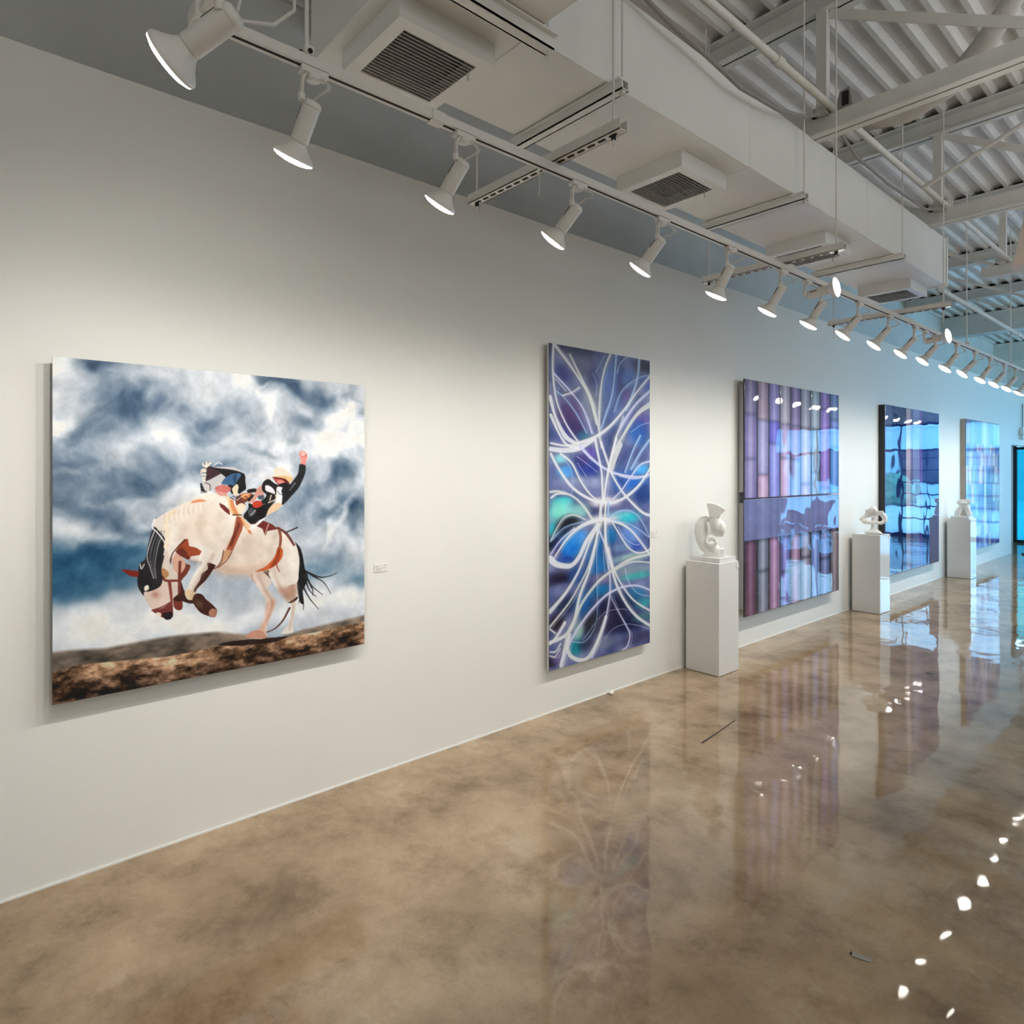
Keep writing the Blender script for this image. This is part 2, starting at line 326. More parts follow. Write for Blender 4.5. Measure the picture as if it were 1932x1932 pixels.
for i, y in enumerate((1.98, 3.52, 5.02)):
    t = thing('duct_hanger', TRL[i], 'hanger', (1.25, y, DZ0), group='channel hangers under the duct')
    c = MB().box((.93, y - .035, DZ0 - .012), (1.56, y + .035, DZ0 - .004)).box((.93, y - .022, DZ0 - .045), (1.56, y - .016, DZ0 - .012)).box((.93, y + .016, DZ0 - .045), (1.56, y + .022, DZ0 - .012)).box((.93, y - .022, DZ0 - .045), (1.56, y + .022, DZ0 - .041))
    wpart(t, 'channel', M_duct, c); rod(t, .945, y, DZ0 - .06, 4.33); rod(t, 1.545, y, DZ0 - .06, 4.33)
    wpart(t, 'nut', M_steel, MB().box((1.535, y - .010, DZ0 - .056), (1.555, y + .010, DZ0 - .045)))
t = thing('duct_hanger', 'duct hanger channel under the cross duct above the near grille', 'hanger', (1.53, 1.3, DZ0), group='channel hangers under the duct')
wpart(t, 'channel', M_duct, MB().box((1.495, .98, DZ0 - .012), (1.575, 1.60, DZ0 - .004)).box((1.51, .98, DZ0 - .05), (1.516, 1.60, DZ0 - .012)).box((1.55, .98, DZ0 - .05), (1.556, 1.60, DZ0 - .012)).box((1.51, .98, DZ0 - .05), (1.556, 1.60, DZ0 - .046)))
rod(t, 1.533, 1.59, DZ0 - .06, 4.33); rod(t, 1.533, .99, DZ0 - .06, 4.33)
# ------------------------------------------------------------------ lighting track
TX, TZ = 1.37, 2.80
track = thing('lighting_track', 'long white lighting track with a black slot, parallel to the wall', 'lighting track', (TX, 0, TZ))
TY0, TY1 = .555, 15.2
wpart(track, 'track_body', M_white, MB().box((TX - .018, TY0, TZ), (TX + .018, TY1, TZ + .022)).box((TX - .018, TY0, TZ - .006), (TX - .0062, TY1, TZ)).box((TX + .0062, TY0, TZ - .006), (TX + .018, TY1, TZ)))
wpart(track, 'slot', M_dark, MB().box((TX - .0061, TY0 + .02, TZ - .0056), (TX + .0061, TY1, TZ - .0001)))
for y in (1.235, 5.70, 10.2): wpart(track, 'joiner', M_white, MB().box((TX - .021, y - .025, TZ - .009), (TX + .021, y + .025, TZ + .024)))
wpart(track, 'feed_box', M_white, MB().box((TX - .035, TY0 - .07, TZ - .012), (TX + .035, TY0 + .01, TZ + .03), .003))
wpart(track, 'side_leg', M_white, MB().box((TX + .03, TY0 - .06, TZ), (TX + 2.2, TY0 - .025, TZ + .022)))
for y, x in ((.79, TX), (7.27, TX), (8.95, TX), (11.2, TX), (13.4, TX)):
    t = thing('track_hanger', {.79: 'hanger rod clamped to the track above the second spotlight', 7.27: 'hanger rod meeting the track beyond the duct end', 8.95: 'hanger rod meeting the far track near the right edge', 11.2: 'hanger rod on the track beside the mirror-glossy artwork, past the frame', 13.4: 'hanger rod on the track beside the patchwork artwork, past the frame'}.get(y, 'hanger rod on the far part of the track past the frame'), 'hanger', (x, y, TZ + .02), group='rods hanging the track')
    rod(t, x, y, TZ + .024, 4.33, .006); wpart(t, 'clamp', M_white, MB().box((x - .022, y - .014, TZ + .0225), (x + .022, y + .014, TZ + .048), .003))
    if y == .79:
        wpart(t, 'cord', M_cord, MB().tube([(x - .02, y - .03, 4.2), (x - .02, y - .028, 3.2), (x - .015, y - .03, 2.95), (x - .01, y - .09, 2.88), (x, y - .16, 2.85), (x, y - .24, 2.83)], .005, 8), True)
        wpart(t, 'screw', M_dark, MB().tube([(x + .022, y, TZ + .03), (x + .027, y, TZ + .03)], .007, 8).tube([(x + .0, y - .022, TZ + .03), (x + .0, y - .014, TZ + .03)], .007, 8))
# slotted channels crossing the track
slotm = MB().tube([(-.012, 0, 0), (.012, 0, 0)], .0055, 8)
slotm = MB().add([(-.017, -.004, 0), (-.012, -.0065, 0), (.012, -.0065, 0), (.017, -.004, 0), (.017, .004, 0), (.012, .0065, 0), (-.012, .0065, 0), (-.017, .004, 0)] + [(-.017, -.004, .003), (-.012, -.0065, .003), (.012, -.0065, .003), (.017, -.004, .003), (.017, .004, .003), (.012, .0065, .003), (-.012, .0065, .003), (-.017, .004, .003)], [tuple(range(7, -1, -1)), tuple(range(8, 16))] + [(i, (i + 1) % 8, 8 + (i + 1) % 8, 8 + i) for i in range(8)]).mesh('slot', M_dark)
SL = ['slotted white channel over the track between the third and fourth spotlights', 'slotted channel over the track beside the third grille', 'slotted channel over the track past the farthest grille']
for i, y in enumerate((1.79, 3.65, 5.5)):
    t = thing('slotted_channel', SL[i], 'channel', (1.28, y, 2.83), group='slotted channels carrying the track')
    c = MB().box((.845, y - .021, 2.829), (1.705, y + .021, 2.832)).box((.845, y - .021, 2.829), (1.705, y - .018, 2.868)).box((.845, y + .018, 2.829), (1.705, y + .021, 2.868))
    wpart(t, 'channel', M_white, c)
    for k in range(16): put('slot', slotm, t, (.895 - 1.28 + k * .0508, 0, -.0022))
    for x in (.885, 1.66):
        rod(t, x, y, 2.79 if i < 2 else 2.72, 4.33 if x > 1.6 else 4.33)
        wpart(t, 'nut', M_dark, MB().tube([(x, y, 2.812), (x, y, 2.826)], .009, 6))
    if i == 0: wpart(t, 'loose_wire', M_cord, MB().tube([(1.31, y - .02, 2.83), (1.315, y - .03, 2.80), (1.31, y - .025, 2.76), (1.32, y - .04, 2.71)], .002, 6))
# ------------------------------------------------------------------ track spotlights
# meshes in the lamp frame: origin at the tube's upper end, axis along -Z
mb_h = MB().lathe([(.0, .004), (.018, .003), (.0245, -.003), (.0260, -.009), (.0260, -.114), (.024, -.116)], 24); mb_h.lathe([(.0262, -.008), (.0270, -.010), (.0270, -.013), (.0262, -.015)], 24)
mesh_h = mb_h.mesh('housing', M_white, True)
mesh_slot = MB().box((-.0022, -.0272, -.062), (.0022, -.0250, -.022)).mesh('vent_slot', M_dark)
mesh_b = MB().lathe([(.022, -.114), (.0245, -.118), (.028, -.126), (.040, -.140), (.054, -.152), (.0590, -.158), (.0590, -.162), (.057, -.1635)], 28).mesh('bulb', M_white, True)
mesh_l = MB().lathe([(.0575, -.1620), (.056, -.167), (.044, -.1730), (.024, -.1770), (0, -.1785)], 28).mesh('lens', M_lens, True)
mesh_a = MB().box((-.016, -.04, -.018), (.016, .04, .0), .002).lathe([(.020, -.030), (.021, -.020), (.020, -.008)], 16, (0, 0, 0)).lathe([(.006, -.034), (.007, -.030)], 10, (0, -.012, 0)).mesh('adapter', M_white)
mesh_arm = MB().bar((0, -.020, -.015), (0, -.033, -.035), .016, .006, up=(0, 1, 0)).bar((0, -.033, -.033), (0, -.036, -.085), .016, .005, up=(0, 1, 0)).lathe([(0, -.012), (.010, -.010), (.010, .010), (0, .012)], 12, (0, -.035, -.088)).mesh('arm', M_white)
TILT = .17
def lamp(y, d, label, x=TX, spot=23.5, aim=None, sc=1.0, z=TZ - .0068, drop=.09, group='white spotlights along the track', yo=0, beam=1, par=None):
    t = thing('track_spotlight', label, 'spotlight', (x, y, z), group)
    d = Vector(d).normalized(); lean = (Vector((x, y, z)) - Vector((3.15, 0, 1.65))).normalized(); d = (d + lean * TILT).normalized(); q = d.to_track_quat('-Z', 'Y')
    put('adapter', mesh_a, t); a = put('arm', mesh_arm, t)
    if drop > .1: a.scale = (1, 1, drop / .09)
    top = Vector((0, .0, -drop))
    def child(name, me, par=t):
        o = put(name, me, par)
        if par is t: o.rotation_mode = 'QUATERNION'; o.rotation_quaternion = q; o.location = top; o.scale = (sc,) * 3
        return o
    h = child('housing', mesh_h); s_ = child('vent_slot', mesh_slot, h)
    # turn the slot towards the room side
    n_ = q.inverted() @ Vector((-.35, -1, .25)); s_.rotation_euler.z = math.atan2(n_.y, n_.x) + math.pi / 2
    b = child('bulb', mesh_b); child('lens', mesh_l, b)
    rx = random.uniform(-.012, .012); e = top + d * .0 
    back = e - d * .006
    pts = [Vector((.010, .010, -.022)), Vector((.035, .022 + rx, -.040)), Vector((.060, .02, -.062 + rx)), Vector((.058, .02, -.072)), Vector((.030, .01, -.074 + rx)), back]
    MB().tube(pts, [.003, .003, .005, .005, .003, .003], 8).build('cord', M_cord, t, True)
    D = Vector(aim or d).normalized()
    p = Vector((x, y, z)) + top + d * (.185 * sc)
    l = light('spot_beam', 'SPOT', p, D, spot, (1, .95, .875), spot_size=math.radians(116), spot_blend=1.0, shadow_soft_size=.022)
    return t
BASE = (-.44, -.36, -.82)
DATA = [(.81, (-.37, -.20, -.91), 'second spotlight from the left, below the first hanger rod'), (1.35, (-.44, -.30, -.85), 'third spotlight from the left, beside the near slotted channel'),
        (1.92, (-.49, -.36, -.79), 'fourth spotlight from the left, above the bare wall between the first two pictures'), (2.48, (-.49, -.33, -.81), 'fifth spotlight from the left, under the second grille'),
        (3.07, (-.36, -.23, -.90), 'sixth spotlight from the left, beside the dotted end of the second slotted channel'), (3.64, (-.42, -.29, -.86), 'seventh spotlight from the left, where the second slotted channel crosses'),
        (4.17, (-.42, -.32, -.85), 'eighth wall-washing spotlight, hanging just under the first room-facing lamp'), (4.74, (-.5, -.39, -.77), 'wall-washing spotlight right after the first room-facing lamp'),
        (5.30, (-.5, -.41, -.76), 'wall-washing spotlight two after the first room-facing lamp'), (5.86, (-.5, -.43, -.75), 'wall-washing spotlight last before the second room-facing lamp'),
        (6.38, (-.49, -.44, -.75), 'wall-washing spotlight partly behind the second room-facing lamp'), (6.97, (-.45, -.44, -.78), 'spotlight first after the second room-facing lamp'),
        (7.56, (-.52, -.47, -.71), 'spotlight second after the second room-facing lamp'), (8.11, (-.42, -.46, -.78), 'spotlight fourth from the right edge of the photo'),
        (8.69, (-.46, -.48, -.75), 'spotlight third from the right edge of the photo, tightly beside its neighbour'), (9.20, (-.42, -.46, -.78), 'spotlight second from the right edge of the photo')]
for y, d, l in DATA: lamp(y, d, l, aim=(-.50,-.28,-.80), spot=23.5 * (1.0 if y > 4.4 else {0:.95,1.35:1.05}.get(y, 1)))
y = 9.76
lamp(y, BASE, 'spotlight cut off by the right edge of the photo', aim=(-.50,-.28,-.80))
for k in range(8):
    y += .57; lamp(y, BASE, '%s spotlight on the far track past the right edge' % ['first', 'second', 'third', 'fourth', 'fifth', 'sixth', 'seventh', 'last'][k], aim=(-.50,-.28,-.80), group='far spotlights past the frame')
lamp(3.95, (.93, -.06, .06), 'first spotlight turned away from the wall, facing the room above the third picture', spot=23.5 * .8, group='room-facing spotlights')
lamp(6.10, (.93, -.2, .08), 'second spotlight turned to face the room, farther along the track', spot=23.5 * .8, group='room-facing spotlights')
lamp(.50, (-.53, -.60, -.60), 'big near spotlight at the top left, tilted hard towards the wall', x=1.65, drop=.125, sc=1.12, aim=(-.8, .22, -.58), spot=23.5 * {0:.95,1.35:1.05}[0], group='white spotlights along the track')
# ------------------------------------------------------------------ pictures
def tolin(a):
    a = np.clip(a, 0, 255) / 255.; return np.where(a <= .04045, a / 12.92, ((a + .055) / 1.055) ** 2.4)
def vnoise(Hh, Ww, fy, fx, seed):
    r = np.random.RandomState(seed); g = r.rand(int(fy) + 3, int(fx) + 3)
    yy = np.linspace(0, fy, Hh); xx = np.linspace(0, fx, Ww); yi = yy.astype(int); xi = xx.astype(int); ty = yy - yi; tx = xx - xi
    ty = ty * ty * (3 - 2 * ty); tx = tx * tx * (3 - 2 * tx)
    a = g[np.ix_(yi, xi)]; b = g[np.ix_(yi, xi + 1)]; c = g[np.ix_(yi + 1, xi)]; d = g[np.ix_(yi + 1, xi + 1)]
    top = a + (b - a) * tx[None]; bot = c + (d - c) * tx[None]; return top + (bot - top) * ty[:, None]
def fbm(Hh, Ww, fy, fx, seed, octv=5, k=.55):
    s = 0; a = 1; t = 0
    for o in range(octv):
        s = s + a * vnoise(Hh, Ww, fy * 2 ** o, fx * 2 ** o, seed + o); t += a; a *= k
    return s / t
def warp(img, dx, dy):
    Hh, Ww = img.shape[:2]; Y, X = np.mgrid[0:Hh, 0:Ww]
    return img[np.clip((Y + dy).round().astype(int), 0, Hh - 1), np.clip((X + dx).round().astype(int), 0, Ww - 1)]
def cr(pts, closed, n=5):
    P = [np.array(p, float) for p in pts]; k = len(P); out = []
    for i in range(k if closed else k - 1):
        if closed: a, b, c, d = P[i - 1], P[i], P[(i + 1) % k], P[(i + 2) % k]
        else: a, b, c, d = P[max(i - 1, 0)], P[i], P[i + 1], P[min(i + 2, k - 1)]
        for j in range(n):
            t = j / n; out.append(.5 * ((2 * b) + (c - a) * t + (2 * a - 5 * b + 4 * c - d) * t * t + (3 * b - a - 3 * c + d) * t ** 3))
    if not closed: out.append(P[-1])
    return np.array(out)
class Cv:
    def __init__(s, Ww, Hh, asp, bg): s.W = Ww; s.H = Hh; s.a = np.zeros((Hh, Ww, 3)) + np.array(bg, float); s.sx = (Ww - 1) / 1000; s.sy = (Hh - 1) / 1000
    def pix(s, pts): return [(p[0] * s.sx, p[1] * s.sy) for p in pts]
    def win(s, x0, y0, x1, y1):
        return max(0, int(x0)), max(0, int(y0)), min(s.W, int(x1) + 2), min(s.H, int(y1) + 2)
    def comp(s, w, m, col):
        x0, y0, x1, y1 = w; s.a[y0:y1, x0:x1] = s.a[y0:y1, x0:x1] * (1 - m[..., None]) + np.array(col, float) * m[..., None]
    def polym(s, P, soft):
        x0, y0, x1, y1 = s.win(P[:, 0].min() - soft - 1, P[:, 1].min() - soft - 1, P[:, 0].max() + soft + 1, P[:, 1].max() + soft + 1)
        if x1 <= x0 or y1 <= y0: return None, None
        m = 0
        for ox, oy in ((-.25, -.25), (.25, .25), (-.25, .25), (.25, -.25)):
            Y, X = np.mgrid[y0:y1, x0:x1]; X = X + ox; Y = Y + oy; ins = np.zeros(X.shape, bool); n = len(P)
            for i in range(n):
                xa, ya = P[i]; xb, yb = P[(i + 1) % n]
                if ya == yb: continue
                r0, r1 = sorted((ya, yb)); lo = max(0, int(r0) - y0 - 1); hi = min(y1 - y0, int(r1) - y0 + 2)
                if hi <= lo: continue
                Ys = Y[lo:hi]; c = ((ya > Ys) != (yb > Ys)) & (X[lo:hi] < (xb - xa) * (Ys - ya) / (yb - ya) + xa); ins[lo:hi] ^= c
            m = m + ins * .25
        k = int(soft)
        if k > 1:
            for ax in (0, 1):
                for _ in range(2):
                    c = np.cumsum(np.pad(m, [(k, k) if a == ax else (0, 0) for a in (0, 1)], mode='edge'), axis=ax)
                    w = 2 * k
                    sl = lambda a, b: (slice(a, b), slice(None)) if ax == 0 else (slice(None), slice(a, b))
                    L = m.shape[ax]; m = (c[sl(w, w + L)] - c[sl(0, L)]) / w if c.shape[ax] >= w + L else m
        return (x0, y0, x1, y1), m
    def poly(s, col, pts, sm, soft):
        P = s.pix(pts); P = cr(P, True, 4) if sm else np.array(P)
        w, m = s.polym(P, soft * .55)
        if w: s.comp(w, m, col)
    def stroke(s, col, pts, wd, al, soft):
        P = cr(s.pix(pts), False, 6); n = len(P); wd = np.interp(np.linspace(0, 1, n), np.linspace(0, 1, len(wd)), wd) * s.sy / 2 if len(wd) > 1 else np.full(n, wd[0] * s.sy / 2)
        mx = wd.max() + soft + 1; x0, y0, x1, y1 = s.win(P[:, 0].min() - mx, P[:, 1].min() - mx, P[:, 0].max() + mx, P[:, 1].max() + mx)
        if x1 <= x0 or y1 <= y0: return
        M = np.zeros((y1 - y0, x1 - x0))
        for i in range(n - 1):
            a, b = P[i], P[i + 1]; r = max(wd[i], wd[i + 1]) + soft + 1
            u0, v0, u1, v1 = max(x0, int(min(a[0], b[0]) - r)), max(y0, int(min(a[1], b[1]) - r)), min(x1, int(max(a[0], b[0]) + r) + 2), min(y1, int(max(a[1], b[1]) + r) + 2)
            if u1 <= u0 or v1 <= v0: continue
            Y, X = np.mgrid[v0:v1, u0:u1]; d = b - a; L = max(d @ d, 1e-6); t = np.clip(((X - a[0]) * d[0] + (Y - a[1]) * d[1]) / L, 0, 1)
            dist = np.hypot(X - a[0] - t * d[0], Y - a[1] - t * d[1]); ww = wd[i] + (wd[i + 1] - wd[i]) * t
            m = np.clip((ww + soft * .5 - dist) / soft, 0, 1); sl = (slice(v0 - y0, v1 - y0), slice(u0 - x0, u1 - x0)); M[sl] = np.maximum(M[sl], m)
        s.comp((x0, y0, x1, y1), M * al, col)
    def blob(s, col, c, r, al, ang, k=2.0):
        cx, cy = c[0] * s.sx, c[1] * s.sy; rx, ry = r[0] * s.sx, r[1] * s.sy; R = max(rx, ry) * 2.2
        x0, y0, x1, y1 = s.win(cx - R, cy - R, cx + R, cy + R)
        if x1 <= x0 or y1 <= y0: return
        Y, X = np.mgrid[y0:y1, x0:x1]; dx = X - cx; dy = Y - cy; u = (dx * math.cos(ang) + dy * math.sin(ang)) / rx; v = (-dx * math.sin(ang) + dy * math.cos(ang)) / ry
        s.comp((x0, y0, x1, y1), np.exp(-(u * u + v * v) ** (k / 2)) * al, col)
def panel_grid(name, cv, x, y0, y1, z0, z1, m, root, thick=.004):
    """front face of a picture as a grid carrying the print; rim and back close it"""
    Hh, Ww = cv.shape[:2]; yy = np.linspace(y0, y1, Ww); zz = np.linspace(z1, z0, Hh)
    co = np.zeros((Hh, Ww, 3)); co[..., 0] = x; co[..., 1] = yy[None]; co[..., 2] = zz[:, None]
    L = np.array(root.location); co = (co - L).reshape(-1, 3)
    idx = np.arange(Hh * Ww).reshape(Hh, Ww); q = np.stack([idx[:-1, :-1], idx[1:, :-1], idx[1:, 1:], idx[:-1, 1:]], -1).reshape(-1, 4)
    b = np.array([(x - thick, y0, z1), (x - thick, y1, z1), (x - thick, y1, z0), (x - thick, y0, z0)]) - L; n0 = len(co)
    co = np.vstack([co, b]); me = bpy.data.meshes.new(name)
    ext = [tuple(idx[0, ::1]) + (n0 + 1, n0), tuple(idx[-1, ::-1]) + (n0 + 3, n0 + 2), tuple(idx[::-1, 0]) + (n0, n0 + 3), tuple(idx[:, -1]) + (n0 + 2, n0 + 1), (n0, n0 + 1, n0 + 2, n0 + 3)]
    loops = np.concatenate([q.ravel()] + [np.array(e) for e in ext]); sizes = [4] * len(q) + [len(e) for e in ext]
    me.vertices.add(len(co)); me.vertices.foreach_set('co', co.ravel()); me.loops.add(len(loops)); me.loops.foreach_set('vertex_index', loops.astype(np.int32))
    me.polygons.add(len(sizes)); st = np.concatenate([[0], np.cumsum(sizes)[:-1]]).astype(np.int32); me.polygons.foreach_set('loop_start', st)
    try: me.polygons.foreach_set('loop_total', np.array(sizes, np.int32))
    except Exception: pass
    me.update(calc_edges=True)
    at = me.color_attributes.new('print', 'FLOAT_COLOR', 'POINT'); c = np.ones((len(co), 4)); c[:n0, :3] = tolin(cv.reshape(-1, 3)); c[n0:, :3] = .03
    at.data.foreach_set('color', c.ravel()); me.materials.append(m); me.validate()
    return put(name, me, root)
ART1=[('b',(38,66,94),(85,13),(64,26),0.75,0.2),
('b',(38,66,94),(187,139),(87,62),0.95,0.5),
('b',(38,66,94),(95,208),(75,34),0.85,0),
('b',(38,66,94),(47,278),(58,23),0.5,0),
('b',(38,66,94),(673,30),(99,28),0.95,0.2),
('b',(38,66,94),(820,57),(70,45),0.8,0.6),
('b',(38,66,94),(923,20),(52,34),0.6,0),
('b',(38,66,94),(161,335),(133,28),0.8,-0.1),
('b',(38,66,94),(290,293),(64,34),0.6,0.5),
('b',(38,66,94),(80,432),(75,28),0.7,0),
('b',(38,66,94),(120,463),(46,40),0.6,0),
('b',(38,66,94),(424,182),(41,34),0.6,0.4),
('b',(38,66,94),(442,123),(35,17),0.5,0),
('b',(38,66,94),(783,152),(52,28),0.6,0),
('b',(38,66,94),(923,330),(64,40),0.8,-0.4),
('b',(38,66,94),(875,469),(75,34),0.7,-0.5),
('b',(38,66,94),(956,427),(46,57),0.7,-0.5),
('b',(38,66,94),(783,408),(35,68),0.4,0.6),
('b',(38,66,94),(406,298),(75,28),0.5,0.1),
('b',(38,66,94),(307,521),(81,23),0.6,0),
('b',(38,66,94),(213,497),(93,23),0.6,0),
('b',(38,66,94),(859,628),(93,28),0.5,0),
('b',(38,66,94),(956,517),(41,34),0.6,0),
('b',(38,66,94),(347,10),(64,23),0.7,0.1),
('b',(38,66,94),(256,1),(46,17),0.6,0.2),
('b',(38,66,94),(989,90),(35,34),0.5,0),
('b',(38,66,94),(584,269),(52,17),0.4,0.2),
('b',(28,76,108),(32,589),(133,62),1,0),
('b',(28,76,108),(4,659),(139,57),1,0),
('b',(28,76,108),(135,621),(127,62),0.8,0),
('b',(28,76,108),(95,687),(133,34),0.6,-0.1),
('b',(28,76,108),(187,573),(70,34),0.7,0),
('b',(28,76,108),(798,687),(116,40),0.55,-0.1),
('b',(28,76,108),(972,720),(70,45),0.7,0),
('b',(226,229,233),(32,148),(70,40),0.9,0),
('b',(226,229,233),(278,48),(99,40),0.9,0.3),
('b',(226,229,233),(455,51),(116,45),0.9,0.1),
('b',(226,229,233),(335,205),(75,34),0.8,0.4),
('b',(226,229,233),(618,119),(75,17),0.8,-0.6),
('b',(226,229,233),(875,265),(70,28),0.8,0),
('b',(226,229,233),(370,399),(70,57),0.7,0),
('b',(226,229,233),(47,499),(93,28),0.85,0),
('b',(226,229,233),(197,437),(70,28),0.7,0),
('b',(226,229,233),(688,240),(99,34),0.7,0.2),
('b',(226,229,233),(915,456),(75,9),0.85,-0.75),
('b',(226,229,233),(828,532),(64,8),0.8,-0.75),
('b',(226,229,233),(120,783),(243,62),1,0),
('b',(226,229,233),(455,815),(290,57),1,0),
('b',(226,229,233),(875,805),(174,51),0.9,-0.1),
('b',(226,229,233),(618,79),(52,8),0.9,-0.7),
('b',(226,229,233),(997,202),(52,23),0.8,0),
('b',(226,229,233),(424,336),(46,23),0.6,0),
('sky',),
('g',(120,108,98),(92,78,66),[(-10,842),(51,846),(135,856),(235,850),(335,850),(455,859),(551,884),(652,913),(760,899),(875,892),(1014,882)],6,0),
('g',(150,116,88),(58,40,32),[(-10,907),(71,895),(181,905),(301,916),(394,914),(467,908),(557,910),(688,919),(798,920),(1014,913)],2,1),
('p',(40,26,22),[(455,906),(518,904),(618,913),(695,920),(638,931),(518,922)],1,2),
('p',(20,18,20),[(716,582),(739,604),(750,635),(759,685),(770,712),(761,744),(748,772),(753,810),(739,800),(729,736),(731,683),(737,654),(731,616)],1,1.0),
('s',(30,28,32),[(761,694),(797,719),(833,744),(861,790)],[6.8,3.8,1.7],1.0,1.2),
('s',(30,28,32),[(761,694),(815,721),(856,721),(886,712)],[6.9,3.9,1.7],1.0,1.2),
('s',(30,28,32),[(761,702),(783,747),(828,788)],[6.7,3.8,1.7],1.0,1.2),
('s',(30,28,32),[(757,710),(775,763),(803,792)],[6.7,3.8,1.7],1.0,1.2),
('s',(30,28,32),[(748,739),(775,792),(812,839)],[6.7,3.8,1.7],1.0,1.2),
('s',(30,28,32),[(744,751),(753,802),(753,833)],[6.7,3.8,1.7],1.0,1.2),
('s',(30,28,32),[(735,737),(739,783),(735,808)],[6.7,3.7,1.7],1.0,1.2),
('s',(30,28,32),[(766,720),(788,764),(788,785)],[6.7,3.8,1.7],1.0,1.2),
('p',(112,48,34),[(329,591),(356,627),(370,635),(363,657),(342,684),(339,710),(356,723),(384,749),(398,740),(427,759),(449,788),(445,813),(420,803),(391,776),(370,751),(346,748),(329,709),(329,661),(342,629)],1,1.0),
('p',(58,26,22),[(342,684),(339,710),(346,744),(370,759),(391,754),(356,723)],1,1.0),
('p',(205,160,140),[(315,604),(332,591),(356,630),(335,665),(322,649)],1,1.0),
('p',(212,198,188),[(558,677),(630,677),(638,718),(622,740),(651,788),(638,827),(622,865),(614,912),(551,899),(558,887),(594,877),(614,848),(622,813),(606,758),(578,719)],1,1.0),
('p',(178,140,124),[(558,677),(574,679),(570,698),(582,719),(570,706)],1,1.0),
('p',(60,36,34),[(606,678),(630,679),(638,710),(622,696)],1,3),
('p',(214,168,148),[(622,792),(651,788),(630,850),(614,880),(608,909),(594,877),(614,848)],1,6),
('p',(196,142,120),[(551,899),(558,885),(586,879),(614,896),(610,912)],1,1.0),
('p',(226,218,211),[(630,677),(692,630),(735,633),(735,696),(727,749),(731,774),(720,839),(714,879),(714,908),(671,905),(692,884),(701,861),(705,804),(659,749),(634,709)],1,1.0),
('p',(180,142,124),[(659,745),(692,745),(722,727),(731,774),(714,797),(692,790)],1,8),
('p',(58,26,22),[(686,791),(701,797),(731,782),(727,794),(705,802)],1,1.0),
('s',(86,40,36),[(701,820),(676,861),(647,885),(618,892)],[8.1,5.7,3.2],1.0,1.2),
('p',(226,218,211),[(370,425),(398,416),(449,403),(486,426),(512,474),(551,507),(594,515),(659,531),(692,560),(720,584),(735,633),(735,696),(727,732),(680,731),(630,677),(578,683),(501,677),(463,664),(445,650),(412,628),(370,617),(335,584),(298,639),(285,645),(265,513),(262,488),(288,467),(315,450),(342,437)],1,1.0),
('p',(214,186,164),[(452,639),(501,648),(570,655),(630,648),(626,672),(578,683),(501,677),(463,664)],1,14),
('p',(212,190,172),[(523,545),(618,567),(651,610),(618,643),(539,640),(501,598)],1,60),
('p',(240,230,218),[(370,430),(463,441),(486,496),(449,570),(391,551),(342,511),(329,466)],1,40),
('p',(214,190,170),[(391,468),(434,493),(427,538),(384,566),(370,527)],1,50),
('p',(226,206,186),[(298,530),(312,509),(302,596),(312,644),(295,650),(288,587)],1,8),
('s',(176,150,134),[(456,655),(501,671),(570,676),(626,668)],[23.8],0.45,14),
('s',(186,164,148),[(486,573),(501,613),(486,647)],[27.2],0.35,14),
('s',(250,244,236),[(391,427),(449,417),(493,457),(539,514),(598,526)],[19.4],0.5,14),
('s',(180,160,146),[(651,557),(634,608),(655,659),(680,702)],[20.3],0.35,14),
('s',(250,242,232),[(680,567),(714,615),(718,673)],[24.8],0.5,14),
('s',(184,166,150),[(412,469),(398,514),(412,553),(434,581)],[22.7],0.3,14),
('s',(248,240,230),[(342,459),(322,495),(312,545)],[25.7],0.4,14),
('s',(190,160,140),[(356,511),(342,540),(356,563)],[18.5],0.3,14),
('s',(196,178,162),[(463,472),(449,509),(463,556)],[19.1],0.3,14),
('s',(186,166,150),[(558,555),(547,601),(562,642)],[31.5],0.25,14),
('s',(170,140,122),[(373,617),(405,631),(427,622)],[11.3],0.5,14),
('s',(246,238,228),[(531,537),(598,553),(638,584)],[24.0],0.35,14),
('p',(226,218,211),[(391,566),(449,601),(463,629),(438,665),(405,703),(388,716),(384,742),(363,745),(353,723),(360,709),(384,659),(405,627),(370,602)],1,1.0),
('p',(58,26,22),[(423,631),(447,641),(445,650),(420,686),(391,713),(384,730),(380,715),(398,687),(405,665),(423,652)],1,1.0),
('p',(222,196,160),[(353,723),(363,713),(384,723),(388,742),(370,747)],1,3),
('p',(58,26,22),[(384,730),(405,733),(423,758),(449,784),(452,800),(445,814),(423,806),(398,789),(377,752)],1,1.0),
('p',(90,60,50),[(388,746),(412,764),(405,782),(388,768)],1,4),
('p',(170,120,100),[(432,786),(449,788),(452,804),(445,814),(427,804)],1,2),
('s',(176,146,128),[(441,608),(412,655),(384,704),(377,733)],[9.7],0.5,7),
('s',(250,242,234),[(405,590),(391,649),(370,691)],[7.5],0.5,7),
('s',(170,130,112),[(590,692),(614,743),(638,795),(618,848)],[8.1],0.55,7),
('s',(240,220,208),[(578,691),(606,754),(630,798),(610,855)],[5.6],0.5,7),
('s',(172,136,120),[(647,690),(667,742),(697,786)],[10.6],0.4,7),
('s',(176,146,130),[(716,797),(712,846),(701,894)],[5.8],0.5,7),
('p',(150,66,34),[(353,548),(363,549),(366,572),(388,579),(405,592),(398,604),(373,606),(363,616),(342,603),(325,587),(335,566)],0,1.0),
('p',(100,40,26),[(325,587),(342,603),(363,616),(370,613),(356,586),(342,574)],0,3),
